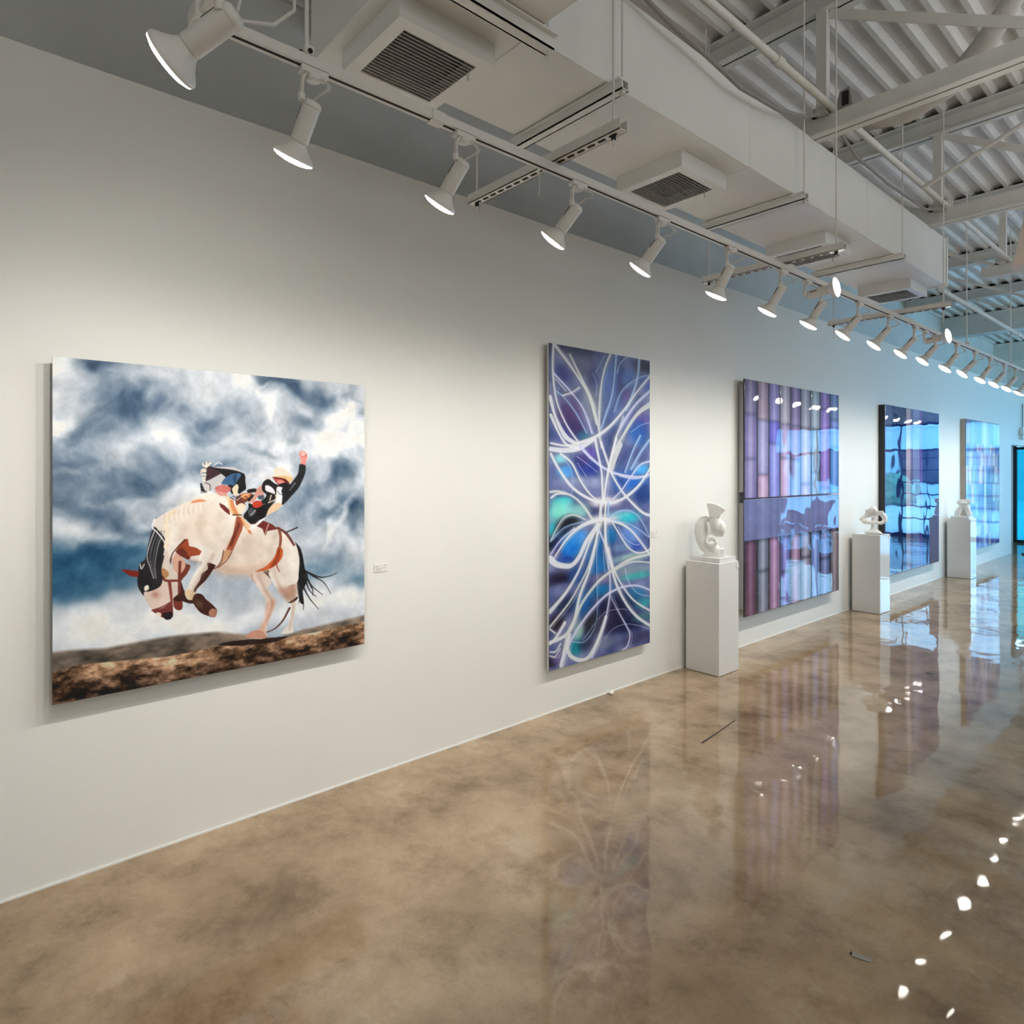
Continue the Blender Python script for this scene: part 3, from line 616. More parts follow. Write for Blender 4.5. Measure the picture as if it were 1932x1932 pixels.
('s',(70,30,24),[(353,552),(329,576),(315,597),(308,629)],[5.1,2.9,3.7,6.6],1.0,1.2),
('p',(212,198,188),[(288,577),(302,581),(312,630),(335,665),(339,706),(318,744),(288,755),(259,762),(236,715),(239,662),(282,630)],1,1.0),
('p',(220,198,188),[(243,713),(278,692),(295,683),(312,685),(315,744),(288,755),(259,763)],1,1.0),
('p',(176,128,84),[(287,635),(305,651),(303,665),(288,667)],1,3),
('p',(170,110,96),[(259,711),(275,713),(278,728),(265,726)],1,8),
('p',(112,50,44),[(260,765),(288,762),(315,747),(318,781),(312,800),(295,796),(269,777)],1,1.0),
('p',(30,18,22),[(288,780),(315,777),(318,792),(308,801),(295,798)],1,1.0),
('p',(240,220,210),[(269,774),(282,776),(283,787),(272,781)],1,1.0),
('s',(120,56,44),[(288,664),(298,676),(335,680)],[8.0,7.3],1.0,1.2),
('s',(130,60,52),[(308,681),(312,718),(315,751)],[9.5,8.1,6.6],1.0,1.2),
('s',(120,54,46),[(259,765),(288,758),(315,744)],[5.1,4.4],1.0,1.2),
('s',(110,48,40),[(339,621),(337,673),(337,725)],[8.1,8.9],1.0,1.2),
('p',(120,52,40),[(322,734),(342,729),(347,763),(342,775),(329,773),(320,759)],1,1.0),
('p',(58,26,22),[(318,737),(342,721),(356,745),(346,748),(329,746)],1,1.0),
('p',(30,28,32),[(262,506),(275,514),(295,544),(295,588),(285,638),(288,667),(282,692),(256,704),(236,705),(235,717),(220,689),(217,660),(223,618),(239,601),(249,548)],1,1.0),
('p',(120,32,26),[(174,628),(198,633),(220,640),(219,655),(198,651),(183,638)],1,1.0),
('s',(200,200,205),[(265,517),(252,556),(244,595),(252,628),(262,665)],[2.9,2.2,1.8],1.0,1.2),
('s',(110,112,120),[(275,518),(261,556),(253,595),(257,628),(265,665)],[2.9,2.2,1.8],1.0,1.2),
('s',(90,92,100),[(285,518),(270,557),(262,596),(262,629),(268,665)],[2.9,2.2,1.8],1.0,1.2),
('s',(150,150,158),[(293,519),(277,558),(269,597),(266,629),(270,666)],[2.9,2.2,1.8],1.0,1.2),
('s',(235,232,235),[(265,481),(259,506),(272,521),(295,559),(292,595)],[5.1,3.6,2.9],1.0,1.2),
('s',(236,222,200),[(322,458),(298,486),(302,530),(295,570)],[14.6,11.0,8.0],1.0,1.2),
('s',(196,172,150),[(295,466),(293,482),(296,498)],[1.8,2.5,0.7],0.45,3),
('s',(196,172,150),[(309,461),(307,478),(310,494)],[1.8,2.6,0.7],0.45,3),
('s',(196,172,150),[(323,457),(321,473),(324,490)],[1.8,2.6,0.7],0.45,3),
('s',(196,172,150),[(338,452),(335,469),(338,485)],[1.8,2.6,0.7],0.45,3),
('s',(196,172,150),[(352,447),(350,464),(353,481)],[1.9,2.6,0.7],0.45,3),
('s',(196,172,150),[(366,443),(364,460),(367,476)],[1.9,2.6,0.7],0.45,3),
('s',(196,172,150),[(381,438),(379,455),(382,472)],[1.9,2.6,0.7],0.45,3),
('s',(196,172,150),[(396,433),(394,450),(397,467)],[1.9,2.6,0.8],0.45,3),
('s',(196,172,150),[(411,428),(409,446),(412,462)],[1.9,2.6,0.8],0.45,3),
('p',(235,225,215),[(236,690),(246,684),(249,696),(239,702)],1,1.0),
('s',(215,212,215),[(225,618),(228,632),(236,619)],[2.9],1.0,1.2),
('p',(222,150,110),[(377,427),(398,421),(420,428),(398,431),(373,434)],1,3),
('p',(160,84,56),[(516,482),(543,491),(535,530),(504,598),(493,599),(482,592),(504,543)],0,1.0),
('p',(110,50,34),[(523,498),(529,514),(501,582),(491,585),(508,536)],0,2),
('p',(196,150,116),[(482,592),(501,598),(497,613),(463,644),(449,654),(467,626),(471,603)],0,1.0),
('s',(90,44,34),[(474,595),(465,633),(445,654)],[3.1],1.0,1.2),
('s',(90,44,34),[(501,601),(486,627),(456,651)],[3.1],1.0,1.2),
('p',(214,130,96),[(527,486),(543,499),(570,548),(558,543),(535,506)],0,1.0),
('p',(110,40,36),[(460,435),(478,445),(493,461),(495,479),(478,465),(463,449)],0,1.0),
('p',(196,92,40),[(659,598),(676,608),(674,636),(651,662),(618,675),(578,677),(618,661),(647,630)],1,1.0),
('p',(150,60,30),[(659,602),(667,611),(659,651),(630,669),(651,634)],1,3),
('s',(140,80,64),[(663,533),(669,566),(665,603)],[10.6,9.8,8.2],1.0,1.2),
('s',(150,70,60),[(657,643),(655,663),(665,686)],[4.9,3.2],1.0,1.2),
('s',(110,60,60),[(655,529),(688,551),(718,595)],[6.6,9.8,8.2],1.0,1.2),
('s',(50,30,34),[(684,550),(731,533)],[5.0,5.0],1.0,1.2),
('p',(110,40,36),[(570,508),(606,502),(638,516),(659,535),(622,539),(614,555),(604,530),(582,519)],0,1.0),
('s',(230,200,180),[(626,515),(618,535),(614,547)],[2.4],1.0,1.2),
('p',(232,196,150),[(479,406),(496,424),(517,456),(531,479),(548,502),(562,519),(553,532),(531,488),(504,478),(491,455),(487,429)],1,1.0),
('p',(214,136,92),[(494,427),(504,425),(517,465),(526,479),(509,478),(498,453)],0,1.0),
('p',(236,214,176),[(504,385),(522,376),(524,398),(517,412),(504,405),(500,396)],1,1.0),
('p',(110,54,40),[(513,425),(531,408),(562,404),(571,413),(553,433),(531,443),(517,447)],1,1.0),
('p',(210,130,76),[(531,408),(553,406),(562,413),(555,422),(539,423)],1,1.0),
('p',(236,214,190),[(517,450),(531,439),(544,442),(546,457),(539,471),(526,474)],1,1.0),
('p',(20,18,20),[(550,397),(562,391),(584,391),(586,400),(575,404),(557,404)],1,1.0),
('p',(20,18,20),[(555,422),(584,407),(571,422),(557,435)],1,1.0),
('p',(196,190,190),[(418,316),(453,316),(487,316),(513,319),(535,331),(517,331),(474,322)],1,1.0),
('p',(20,18,20),[(417,315),(457,320),(500,325),(531,334),(544,343),(546,367),(548,390),(537,399),(522,407),(517,380),(504,407),(496,398),(487,376),(468,366),(439,349),(422,344)],1,1.0),
('p',(64,40,50),[(419,317),(439,320),(462,331),(466,340),(439,357),(415,364),(420,338)],0,1.0),
('p',(196,194,198),[(415,366),(439,353),(466,338),(481,351),(468,366),(466,380),(437,392),(424,396)],0,1.0),
('p',(60,100,140),[(474,358),(487,347),(507,338),(531,340),(522,358),(509,376),(496,376),(468,373)],1,1.0),
('p',(40,66,100),[(504,347),(517,340),(517,358),(509,374)],1,2),
('p',(36,30,38),[(400,370),(404,368),(414,392),(424,399),(402,396)],0,1.0),
('p',(206,200,196),[(410,372),(422,370),(430,381),(428,394),(416,392)],1,1.0),
('s',(50,46,52),[(416,368),(430,375),(431,394)],[2.2,2.6,2.2],1.0,1.2),
('s',(70,66,70),[(402,400),(418,400)],[2.2],1.0,1.2),
('p',(200,110,104),[(447,384),(468,376),(487,380),(498,389),(487,402),(470,406),(453,397)],1,1.0),
('p',(212,150,140),[(449,395),(479,404),(487,411),(466,413),(451,403)],1,2),
('p',(226,212,184),[(502,389),(517,374),(523,385),(517,403),(507,405)],1,1.0),
('s',(236,222,206),[(420,316),(430,305),(434,301)],[5.6,5.2,2.6],1.0,1.2),
('s',(236,222,206),[(418,316),(420,305),(419,299)],[5.6,5.2,2.6],1.0,1.2),
('s',(236,222,206),[(417,316),(410,310),(408,304)],[5.6,5.2,2.6],1.0,1.2),
('s',(236,222,206),[(417,325),(408,325),(402,328)],[5.6,5.2,2.6],1.0,1.2),
('s',(236,222,206),[(417,331),(408,331),(401,335)],[5.6,5.2,2.6],1.0,1.2),
('s',(236,222,206),[(417,342),(410,340),(402,342)],[5.6,5.2,2.6],1.0,1.2),
('s',(236,222,206),[(415,353),(410,351),(406,355)],[5.6,5.2,2.6],1.0,1.2),
('s',(236,222,206),[(415,361),(411,359),(410,366)],[5.6,5.2,2.6],1.0,1.2),
('s',(226,222,220),[(441,312),(457,302),(470,307)],[2.6],1.0,1.2),
('p',(240,238,236),[(653,387),(677,388),(684,407),(677,444),(675,453),(642,473),(618,485),(625,470),(649,443),(653,415)],1,1.0),
('p',(226,196,160),[(649,443),(675,448),(653,469),(618,485),(609,492),(625,460)],1,3),
('p',(240,240,240),[(559,526),(584,509),(612,492),(614,494),(586,518),(566,528)],1,1.0),
('p',(206,150,136),[(586,391),(602,380),(607,400),(609,414),(593,414),(575,434),(557,440),(575,415)],1,1.0),
('p',(20,18,20),[(607,368),(625,357),(644,371),(661,378),(699,374),(697,388),(677,390),(656,387),(653,415),(642,443),(625,465),(614,490),(593,500),(568,513),(550,498),(539,482),(555,458),(557,440),(575,445),(602,432),(618,414),(605,400),(602,386)],1,1.0),
('p',(66,70,74),[(555,464),(568,456),(582,468),(575,481),(559,485)],1,3),
('s',(200,204,206),[(564,481),(580,465)],[2.3],1.0,1.2),
('s',(150,150,156),[(595,450),(612,444)],[1.8],1.0,1.2),
('p',(190,62,44),[(571,438),(586,432),(602,437),(602,450),(584,457),(571,452)],1,1.0),
('p',(70,84,100),[(589,416),(609,414),(607,428),(591,427)],1,1.0),
('s',(220,200,176),[(651,415),(651,429),(625,440)],[4.6,3.7,4.2],1.0,1.2),
('s',(220,200,176),[(635,415),(630,431)],[4.1],1.0,1.2),
('p',(232,226,232),[(614,382),(625,380),(642,392),(649,410),(632,405),(616,398)],1,1.0),
('p',(226,228,238),[(656,387),(675,388),(672,411),(661,411)],1,1.0),
('s',(40,40,50),[(658,399),(664,411),(674,413)],[1.9],1.0,1.2),
('p',(26,26,30),[(739,304),(759,307),(762,327),(753,356),(736,389),(711,417),(675,451),(675,420),(672,397),(684,383),(701,379),(716,362),(733,337)],1,1.0),
('p',(110,110,120),[(721,370),(726,372),(701,402),(699,400)],0,2),
('p',(222,140,130),[(741,306),(748,304),(759,307),(767,284),(768,270),(756,258),(743,258),(737,268),(742,284),(744,294)],1,1.0),
('p',(250,190,184),[(743,263),(753,260),(761,270),(751,277)],1,3),
('s',(170,70,60),[(748,276),(758,276),(764,270)],[1.9],1.0,1.2),
('p',(170,70,62),[(639,351),(661,353),(684,360),(684,374),(665,378),(653,371),(644,359)],1,1.0),
('p',(96,24,28),[(639,351),(677,353),(699,369),(697,376),(684,369),(677,360),(653,356)],1,1.0),
('p',(222,140,130),[(658,362),(677,364),(682,369),(670,376),(658,371)],1,2),
('p',(20,18,20),[(661,378),(682,371),(697,376),(694,388),(665,385)],1,1.0),
('p',(230,216,200),[(637,350),(644,341),(644,325),(661,317),(677,320),(697,334),(711,346),(712,360),(701,369),(687,357),(665,350)],1,1.0),
('p',(224,184,128),[(651,350),(672,346),(694,348),(712,355),(706,369),(699,369),(684,357)],1,3),
('s',(222,196,186),[(637,355),(618,341),(600,336)],[1.8,1.4,0.7],0.8,1.2),
('s',(222,196,186),[(632,359),(612,348),(591,347)],[1.8,1.4,0.7],0.8,1.2),
('s',(222,196,186),[(614,332),(602,322),(589,316)],[1.8,1.4,0.7],0.8,1.2),
('s',(222,196,186),[(628,359),(607,354),(589,354)],[1.8,1.4,0.7],0.8,1.2),
('s',(222,196,186),[(550,349),(568,347),(589,350)],[1.8,1.4,0.7],0.8,1.2),
('s',(40,26,28),[(517,416),(533,425)],[3.1,1.8],1.0,1.2),
('s',(40,26,28),[(544,415),(559,424)],[3.2,1.8],1.0,1.2),
('s',(40,26,28),[(531,434),(546,444)],[3.1,1.8],1.0,1.2),
('s',(40,26,28),[(496,418),(511,427)],[3.1,1.8],1.0,1.2),
('s',(40,26,28),[(504,414),(520,423)],[3.1,1.8],1.0,1.2),
('s',(236,220,200),[(517,429),(539,414),(575,404)],[2.2,1.8],1.0,1.2),
('s',(30,24,28),[(504,478),(531,479)],[4.0,3.1],1.0,1.2)]
ART2=[('b',(40,40,70),(191,5),(198,17),0.7,0),
('b',(8,20,110),(127,86),(59,20),0.95,0),
('b',(90,95,125),(274,48),(115,37),0.7,0),
('b',(60,30,100),(181,223),(82,46),0.95,0),
('b',(12,30,120),(175,272),(94,22),0.8,0),
('b',(44,20,90),(247,256),(61,22),0.9,0),
('b',(10,25,90),(400,108),(35,33),0.9,0),
('b',(10,30,95),(674,98),(45,48),0.9,0),
('b',(60,100,170),(758,74),(65,24),0.8,0),
('b',(36,36,60),(924,23),(83,17),0.95,0),
('b',(50,90,170),(568,92),(75,46),0.7,0),
('b',(90,50,130),(738,151),(39,28),0.8,0),
('b',(70,100,170),(630,181),(160,46),0.5,0),
('b',(70,90,170),(959,85),(55,22),0.8,0),
('b',(90,70,160),(890,215),(83,22),0.8,0),
('b',(15,80,170),(870,260),(75,31),0.95,0),
('b',(20,100,130),(303,278),(51,11),0.7,0),
('b',(130,140,160),(389,169),(88,46),0.6,0),
('b',(50,60,120),(738,332),(132,22),0.7,0),
('b',(90,70,170),(371,335),(53,15),0.9,0),
('b',(120,200,215),(100,352),(43,11),0.9,0),
('b',(70,150,220),(148,393),(60,15),0.95,0),
('b',(30,50,140),(348,378),(99,22),0.9,0),
('b',(60,40,110),(303,355),(51,15),0.6,0),
('b',(140,150,190),(303,428),(174,13),0.8,0),
('b',(100,110,160),(164,440),(110,11),0.5,0),
('b',(20,90,190),(823,423),(115,28),0.95,0),
('b',(60,160,225),(911,384),(62,13),0.9,0),
('b',(20,50,120),(911,470),(75,24),0.95,0),
('b',(40,80,160),(661,424),(58,30),0.7,0),
('b',(60,60,100),(418,508),(89,18),0.8,0),
('b',(90,90,140),(693,509),(111,11),0.8,0),
('b',(40,190,200),(121,485),(65,11),0.95,0),
('b',(120,215,205),(100,515),(91,26),0.95,0),
('b',(40,185,200),(42,572),(32,17),0.95,0),
('b',(150,225,215),(274,518),(68,17),0.7,0),
('b',(18,20,30),(191,552),(72,15),1.0,0),
('b',(16,18,28),(127,571),(59,18),1.0,0),
('b',(14,14,26),(47,615),(48,20),1.0,0),
('b',(40,180,200),(758,551),(99,15),0.95,0),
('b',(110,200,210),(661,537),(97,9),0.6,0),
('b',(20,120,215),(202,625),(95,31),1.0,0),
('b',(60,140,225),(274,601),(63,15),0.9,0),
('b',(20,60,160),(137,667),(71,7),0.9,0),
('b',(40,40,110),(63,631),(32,22),0.8,0),
('b',(20,110,170),(580,607),(50,20),0.8,0),
('b',(90,130,205),(790,608),(94,26),0.9,0),
('b',(50,80,180),(857,652),(74,13),0.8,0),
('b',(40,90,160),(371,647),(53,37),0.8,0),
('b',(10,90,160),(465,641),(30,37),0.9,0),
('b',(15,95,165),(459,700),(78,20),0.9,0),
('b',(150,195,190),(790,689),(148,11),0.7,0),
('b',(110,150,190),(693,650),(65,11),0.6,0),
('b',(30,24,54),(100,725),(102,20),0.95,0),
('b',(100,110,160),(111,754),(86,13),0.8,0),
('b',(20,70,150),(247,718),(61,20),0.7,0),
('b',(110,100,140),(477,743),(79,11),0.8,0),
('b',(20,30,70),(148,807),(93,24),0.9,0),
('b',(26,14,36),(63,857),(58,20),0.95,0),
('b',(10,80,150),(314,818),(69,31),0.9,0),
('b',(10,110,170),(489,785),(91,13),0.9,0),
('b',(130,150,165),(823,734),(163,17),0.8,0),
('b',(60,160,165),(857,755),(136,9),0.9,0),
('b',(30,110,165),(823,818),(101,17),0.9,0),
('b',(40,140,160),(924,854),(76,13),0.9,0),
('b',(14,20,60),(599,848),(165,37),0.95,0),
('b',(34,26,60),(568,886),(112,31),0.95,0),
('b',(10,18,60),(758,911),(132,24),0.95,0),
('b',(60,60,100),(857,971),(150,15),0.85,0),
('b',(110,120,150),(507,957),(104,17),0.8,0),
('b',(30,32,44),(377,885),(64,28),1.0,0),
('b',(0,125,145),(241,947),(50,20),0.95,0),
('b',(30,34,60),(331,946),(58,15),0.7,0),
('b',(24,16,40),(32,974),(42,13),1.0,0),
('b',(100,90,150),(74,965),(42,15),0.7,0),
('b',(60,120,130),(924,903),(83,11),0.7,0),
('b',(140,190,170),(258,897),(39,20),0.8,0),
('s',(214,218,226),[(40,-2),(32,79),(63,171),(148,243),(258,298)],[11.1,6.7,7.4],0.85,2.5),
('s',(214,218,226),[(47,3),(202,67),(337,134),(418,197),(453,255)],[13.6,7.8,9.7,5.8],0.85,2.5),
('s',(200,206,208),[(181,25),(303,104),(377,159),(435,236)],[5.9,11.7,19.5,11.7],0.85,2.5),
('s',(196,200,232),[(42,92),(181,138),(303,191),(389,268)],[9.6,5.0,7.7],0.85,2.5),
('s',(196,200,232),[(53,106),(148,141)],[3.8,4.5],0.85,2.5),
('s',(150,180,222),[(63,145),(137,164),(247,212),(337,269)],[4.6],0.85,2.5),
('s',(214,218,226),[(11,165),(58,226),(148,284),(258,305)],[16.9,11.3,20.7,11.3],0.85,2.5),
('s',(214,218,226),[(16,220),(84,272),(153,307),(258,317)],[13.2,9.4,9.4,15.1],0.85,2.5),
('s',(214,218,226),[(121,155),(202,143),(269,125)],[5.7],0.85,2.5),
('s',(200,206,208),[(574,0),(513,55),(471,136),(459,255),(483,314)],[13.9,9.1,9.9,7.9],0.85,2.5),
('s',(150,180,222),[(630,0),(618,62),(586,142),(525,204),(477,255)],[14.1,6.0,8.9,6.0],0.85,2.5),
('s',(150,180,222),[(738,2),(674,26),(643,61)],[4.9],0.85,2.5),
('s',(150,180,222),[(877,5),(863,58),(810,123),(738,178)],[16.7,8.3,12.5,18.8],0.85,2.5),
('s',(150,180,222),[(525,0),(465,44),(424,71)],[2.4],0.85,2.5),
('s',(150,180,222),[(389,73),(430,99),(430,148)],[2.8],0.85,2.5),
('s',(214,218,226),[(1007,51),(857,115),(725,178),(568,241),(418,280),(269,301)],[8.0,9.2,14.1,12.1],0.85,2.5),
('s',(150,180,222),[(1007,49),(870,66),(725,106),(661,139),(611,192)],[2.9,4.9,4.1],0.85,2.5),
('s',(196,200,232),[(1007,105),(857,153),(758,198),(680,241),(630,276)],[10.3,12.4,10.3],0.85,2.5),
('s',(200,206,208),[(1007,154),(870,188),(758,239),(661,296),(599,333)],[24.8,14.5,12.4,10.3],0.85,2.5),
('s',(200,206,208),[(706,205),(661,251),(618,293),(568,354),(550,384)],[6.1,8.1,8.9],0.85,2.5),
('s',(150,180,222),[(890,268),(810,321),(725,394)],[10.4,8.3],0.85,2.5),
('s',(150,180,222),[(1007,276),(890,327),(790,384)],[10.5,10.5],0.85,2.5),
('s',(150,180,222),[(1007,218),(890,232),(790,257)],[3.0],0.85,2.5),
('s',(214,218,226),[(11,323),(137,326),(269,317),(406,288)],[17.3,19.2,21.1,11.5],0.85,2.5),
('s',(214,218,226),[(16,305),(137,311),(247,306)],[7.5],0.85,2.5),
('s',(196,200,232),[(280,313),(389,351),(525,384),(661,402),(857,411),(1007,403)],[14.3,11.0,10.2,6.1],0.85,2.5),
('s',(196,200,232),[(661,406),(823,417),(980,407)],[5.0],0.85,2.5),
('s',(214,218,226),[(418,288),(453,344),(483,394),(495,473),(501,493)],[11.9,9.9,13.9],0.85,2.5),
('s',(214,218,226),[(477,295),(525,344),(586,400),(693,460),(823,509),(924,538),(1007,549)],[10.2,9.0,12.3],0.85,2.5),
('s',(214,218,226),[(630,282),(586,343),(550,390),(519,454),(513,493)],[14.0,12.0,8.8],0.85,2.5),
('s',(200,206,208),[(674,302),(618,349),(586,384)],[24.3,18.2],0.85,2.5),
('s',(214,218,226),[(16,338),(84,384),(202,441),(360,479),(525,496),(693,486),(857,447),(959,405),(1007,379)],[10.0,11.2,12.0,12.0,10.0],0.85,2.5),
('s',(214,218,226),[(100,337),(202,367),(291,428),(389,472),(477,491)],[9.6,7.7,5.8],0.85,2.5),
('s',(196,200,232),[(1007,356),(890,369),(777,415),(680,459),(599,483)],[8.3,6.2],0.85,2.5),
('s',(150,180,222),[(116,345),(191,384),(208,431),(197,464)],[2.7,2.7],0.85,2.5),
('s',(196,200,232),[(247,344),(337,366),(441,394)],[2.3],0.85,2.5),
('s',(196,200,232),[(252,365),(337,409)],[1.9],0.85,2.5),
('s',(214,218,226),[(483,489),(471,532),(477,552)],[13.9,13.9],0.85,2.5),
('s',(214,218,226),[(525,490),(519,533),(513,553)],[10.0],0.85,2.5),
('s',(150,180,222),[(550,498),(550,544)],[10.0],0.85,2.5),
('s',(200,206,208),[(11,454),(84,453),(202,469),(303,501),(394,548)],[9.5,7.6,8.3,11.4],0.85,2.5),
('s',(214,218,226),[(22,471),(68,460),(148,461)],[9.3,5.6],0.85,2.5),
('s',(200,206,208),[(16,601),(111,543),(202,528),(325,546)],[5.7,4.6],0.85,2.5),
('s',(150,180,222),[(175,480),(153,516),(137,534)],[2.6],0.85,2.5),
('s',(214,218,226),[(37,661),(148,606),(274,568),(453,550),(599,557),(758,586),(890,637),(993,685)],[6.1,12.1,16.2,12.1,8.1,10.1],0.85,2.5),
('s',(150,180,222),[(11,605),(137,566),(303,552)],[4.5,3.8],0.85,2.5),
('s',(196,200,232),[(16,643),(100,604),(224,570)],[5.6],0.85,2.5),
('s',(150,180,222),[(556,544),(661,526),(790,529),(890,559),(1007,630)],[5.0,6.2,4.2],0.85,2.5),
('s',(150,180,222),[(586,553),(790,577),(1007,630)],[5.0,4.2],0.85,2.5),
('s',(214,218,226),[(586,559),(661,602),(758,653),(857,675),(952,675),(1007,665)],[6.3,6.3,8.4],0.85,2.5),
('s',(196,200,232),[(649,577),(725,620),(823,645),(884,647)],[2.5],0.85,2.5),
('s',(214,218,226),[(11,658),(58,675),(137,686),(202,686),(269,662),(337,616),(447,567)],[26.6,17.1,20.9],0.85,2.5),
('s',(214,218,226),[(453,567),(360,627),(269,704),(148,769),(6,819)],[9.6,9.6,11.5,17.3],0.85,2.5),
('s',(200,206,208),[(477,562),(418,629),(348,704),(247,766),(164,808),(11,864)],[9.6,7.6,9.6],0.85,2.5),
('s',(214,218,226),[(447,581),(418,639),(360,715),(274,787),(224,860),(148,901),(1,913)],[11.5,11.5,15.4,13.4],0.85,2.5),
('s',(214,218,226),[(137,863),(58,903),(6,917)],[14.8,9.3],0.85,2.5),
('s',(196,200,232),[(453,581),(525,643),(556,705),(568,786),(543,850),(507,901),(447,946),(389,994)],[8.0,7.2,8.8,10.0],0.85,2.5),
('s',(214,218,226),[(519,553),(531,634),(568,685),(630,769),(738,844),(857,898),(1007,941)],[12.2,12.2],0.85,2.5),
('s',(214,218,226),[(550,644),(599,713),(693,779),(823,839),(1007,888)],[7.4,8.2],0.85,2.5),
('s',(150,180,222),[(441,620),(435,689),(441,808),(435,876),(394,912),(303,937),(153,917)],[3.2],0.85,2.5),
('s',(150,180,222),[(501,652),(513,723)],[2.8],0.85,2.5),
('s',(200,206,208),[(1007,686),(790,693),(599,721),(447,753),(303,808),(224,860),(159,902),(111,997)],[11.6,11.6,13.5],0.85,2.5),
('s',(196,200,232),[(1007,815),(857,789),(693,785),(537,800),(389,839),(274,883),(191,924),(137,966),(100,1000)],[7.8,9.8,11.7,9.8],0.85,2.5),
('s',(200,206,208),[(1007,716),(790,704),(599,725)],[6.2],0.85,2.5),
('s',(196,200,232),[(725,723),(764,771),(857,814),(993,835)],[2.9],0.85,2.5),
('s',(214,218,226),[(181,904),(159,940),(191,971),(274,992),(348,992),(418,963),(477,919),(525,873)],[13.6,15.5,17.5,13.6],0.85,2.5),
('s',(214,218,226),[(100,990),(137,947),(175,913)],[11.3,11.3],0.85,2.5),
('s',(196,200,232),[(574,808),(649,862),(738,920),(777,954),(751,989),(693,1000)],[3.3,6.2,10.4],0.85,2.5),
('s',(196,200,232),[(519,944),(599,919),(725,913),(857,927),(993,951)],[1.9],0.85,2.5),
('s',(196,200,232),[(441,877),(525,857),(661,857),(738,864)],[1.6],0.85,2.5),
('s',(150,180,222),[(303,930),(360,909),(418,885)],[2.7],0.85,2.5),
('s',(214,218,226),[(6,871),(53,888)],[6.3,5.6],0.85,2.5),
('s',(214,218,226),[(6,941),(58,944),(100,925)],[5.6,7.4],0.85,2.5),
('s',(214,218,226),[(6,953),(53,960),(95,940)],[4.4],0.85,2.5),
('s',(214,218,226),[(513,553),(513,633),(550,714)],[4.0],0.7,2.5),
('b',(245,240,245),(513,493),(110,12),0.8,0),
('b',(245,240,245),(501,551),(110,12),0.85,0)]

# --- picture 1
def horse():
    n = 560; c = Cv(n, n, 1, (180, 189, 200))
    base = fbm(n, n, 4, 5, 3, 6); c.a += (base[..., None] - .5) * np.array((150, 130, 110))
    sky = True
    for o in ART1:
        k = o[0]
        if k == 'b': c.blob(o[1], o[2], o[3], o[4] * .92, o[5], 2.4)
        elif k == 'sky':
            dx = (fbm(n, n, 5, 5, 11, 4) - .5) * 110; dy = (fbm(n, n, 5, 5, 31, 4) - .5) * 110
            a = warp(c.a, dx, dy)
            f = (fbm(n, n, 9, 9, 51, 5) - .5); f = warp(f, dx * .6, dy * .6)
            fade = np.clip((np.linspace(1.25, 0, n))[:, None] * 1.6 - .15, 0, 1)
            a = a * .75 + c.a * .25
            lum = a.mean(-1, keepdims=True)
            a = a + f[..., None] * np.array((230, 205, 180)) * fade[..., None] * .8
            c.a = np.clip(a, 24, 236) 
            c.a = (c.a - 130) * 1.08 + 138
            c.a = np.minimum(c.a, 236)
        elif k == 'g':
            top, bot, P, soft, kind = o[1], o[2], o[3], o[4], o[5]
            xs = np.arange(n) / c.sx; P = sorted(P); yb = np.interp(xs, [p[0] for p in P], [p[1] for p in P]) * c.sy
            Y = np.arange(n)[:, None]; m = np.clip((Y - yb[None]) / soft, 0, 1)
            d = np.clip((Y - yb[None]) / (n * .13), 0, 1)
            col = np.array(top) * (1 - d[..., None]) + np.array(bot) * d[..., None]
            nz = fbm(n, n, 60 if kind else 26, 30 if kind else 12, 77 + kind * 9, 4, .7) - .5
            nz2 = fbm(n, n, 22, 10, 97 + kind * 9, 4, .6) - .5
            dxx = np.linspace(0, 1, n)[None] * 0
            # strata follow the slope of the hill
            sh = (yb - yb.min()).astype(int); nz = np.stack([np.roll(nz[:, i], sh[i]) for i in range(n)], 1); nz2 = np.stack([np.roll(nz2[:, i], sh[i]) for i in range(n)], 1)
            amp = 300 if kind else 130
            col = col + (nz * amp + nz2 * amp * .9)[..., None] * np.array((1, .85, .75))
            c.a = c.a * (1 - m[..., None]) + np.clip(col, 18, 205) * m[..., None]
        elif k == 'p': c.poly(o[1], o[2], o[3], o[4])
        elif k == 's': c.stroke(o[1], o[2], o[3], o[4], o[5])
    g = (fbm(n, n, 40, 40, 201, 4, .7) - .5)[..., None]; g2 = (fbm(n, n, 14, 14, 301, 3, .6) - .5)[..., None]
    return np.clip(c.a + g * 26 + g2 * np.array((14, 16, 20)), 0, 240)
P1 = thing('rodeo_picture', 'large nearly square photograph panel of a rider on a bucking horse under clouds', 'picture', (.0, 1.01, 1.41))
panel_grid('print_panel', horse(), .060, .338, 1.688, .733, 2.091, M_print, P1)
wpart(P1, 'backing_frame', M_alu, MB().box((.001, .40, .80), (.056, 1.626, .83)).box((.001, .40, 2.0), (.056, 1.626, 2.03)).box((.001, .40, .83), (.056, .43, 2.0)).box((.001, 1.596, .83), (.056, 1.626, 2.0)))
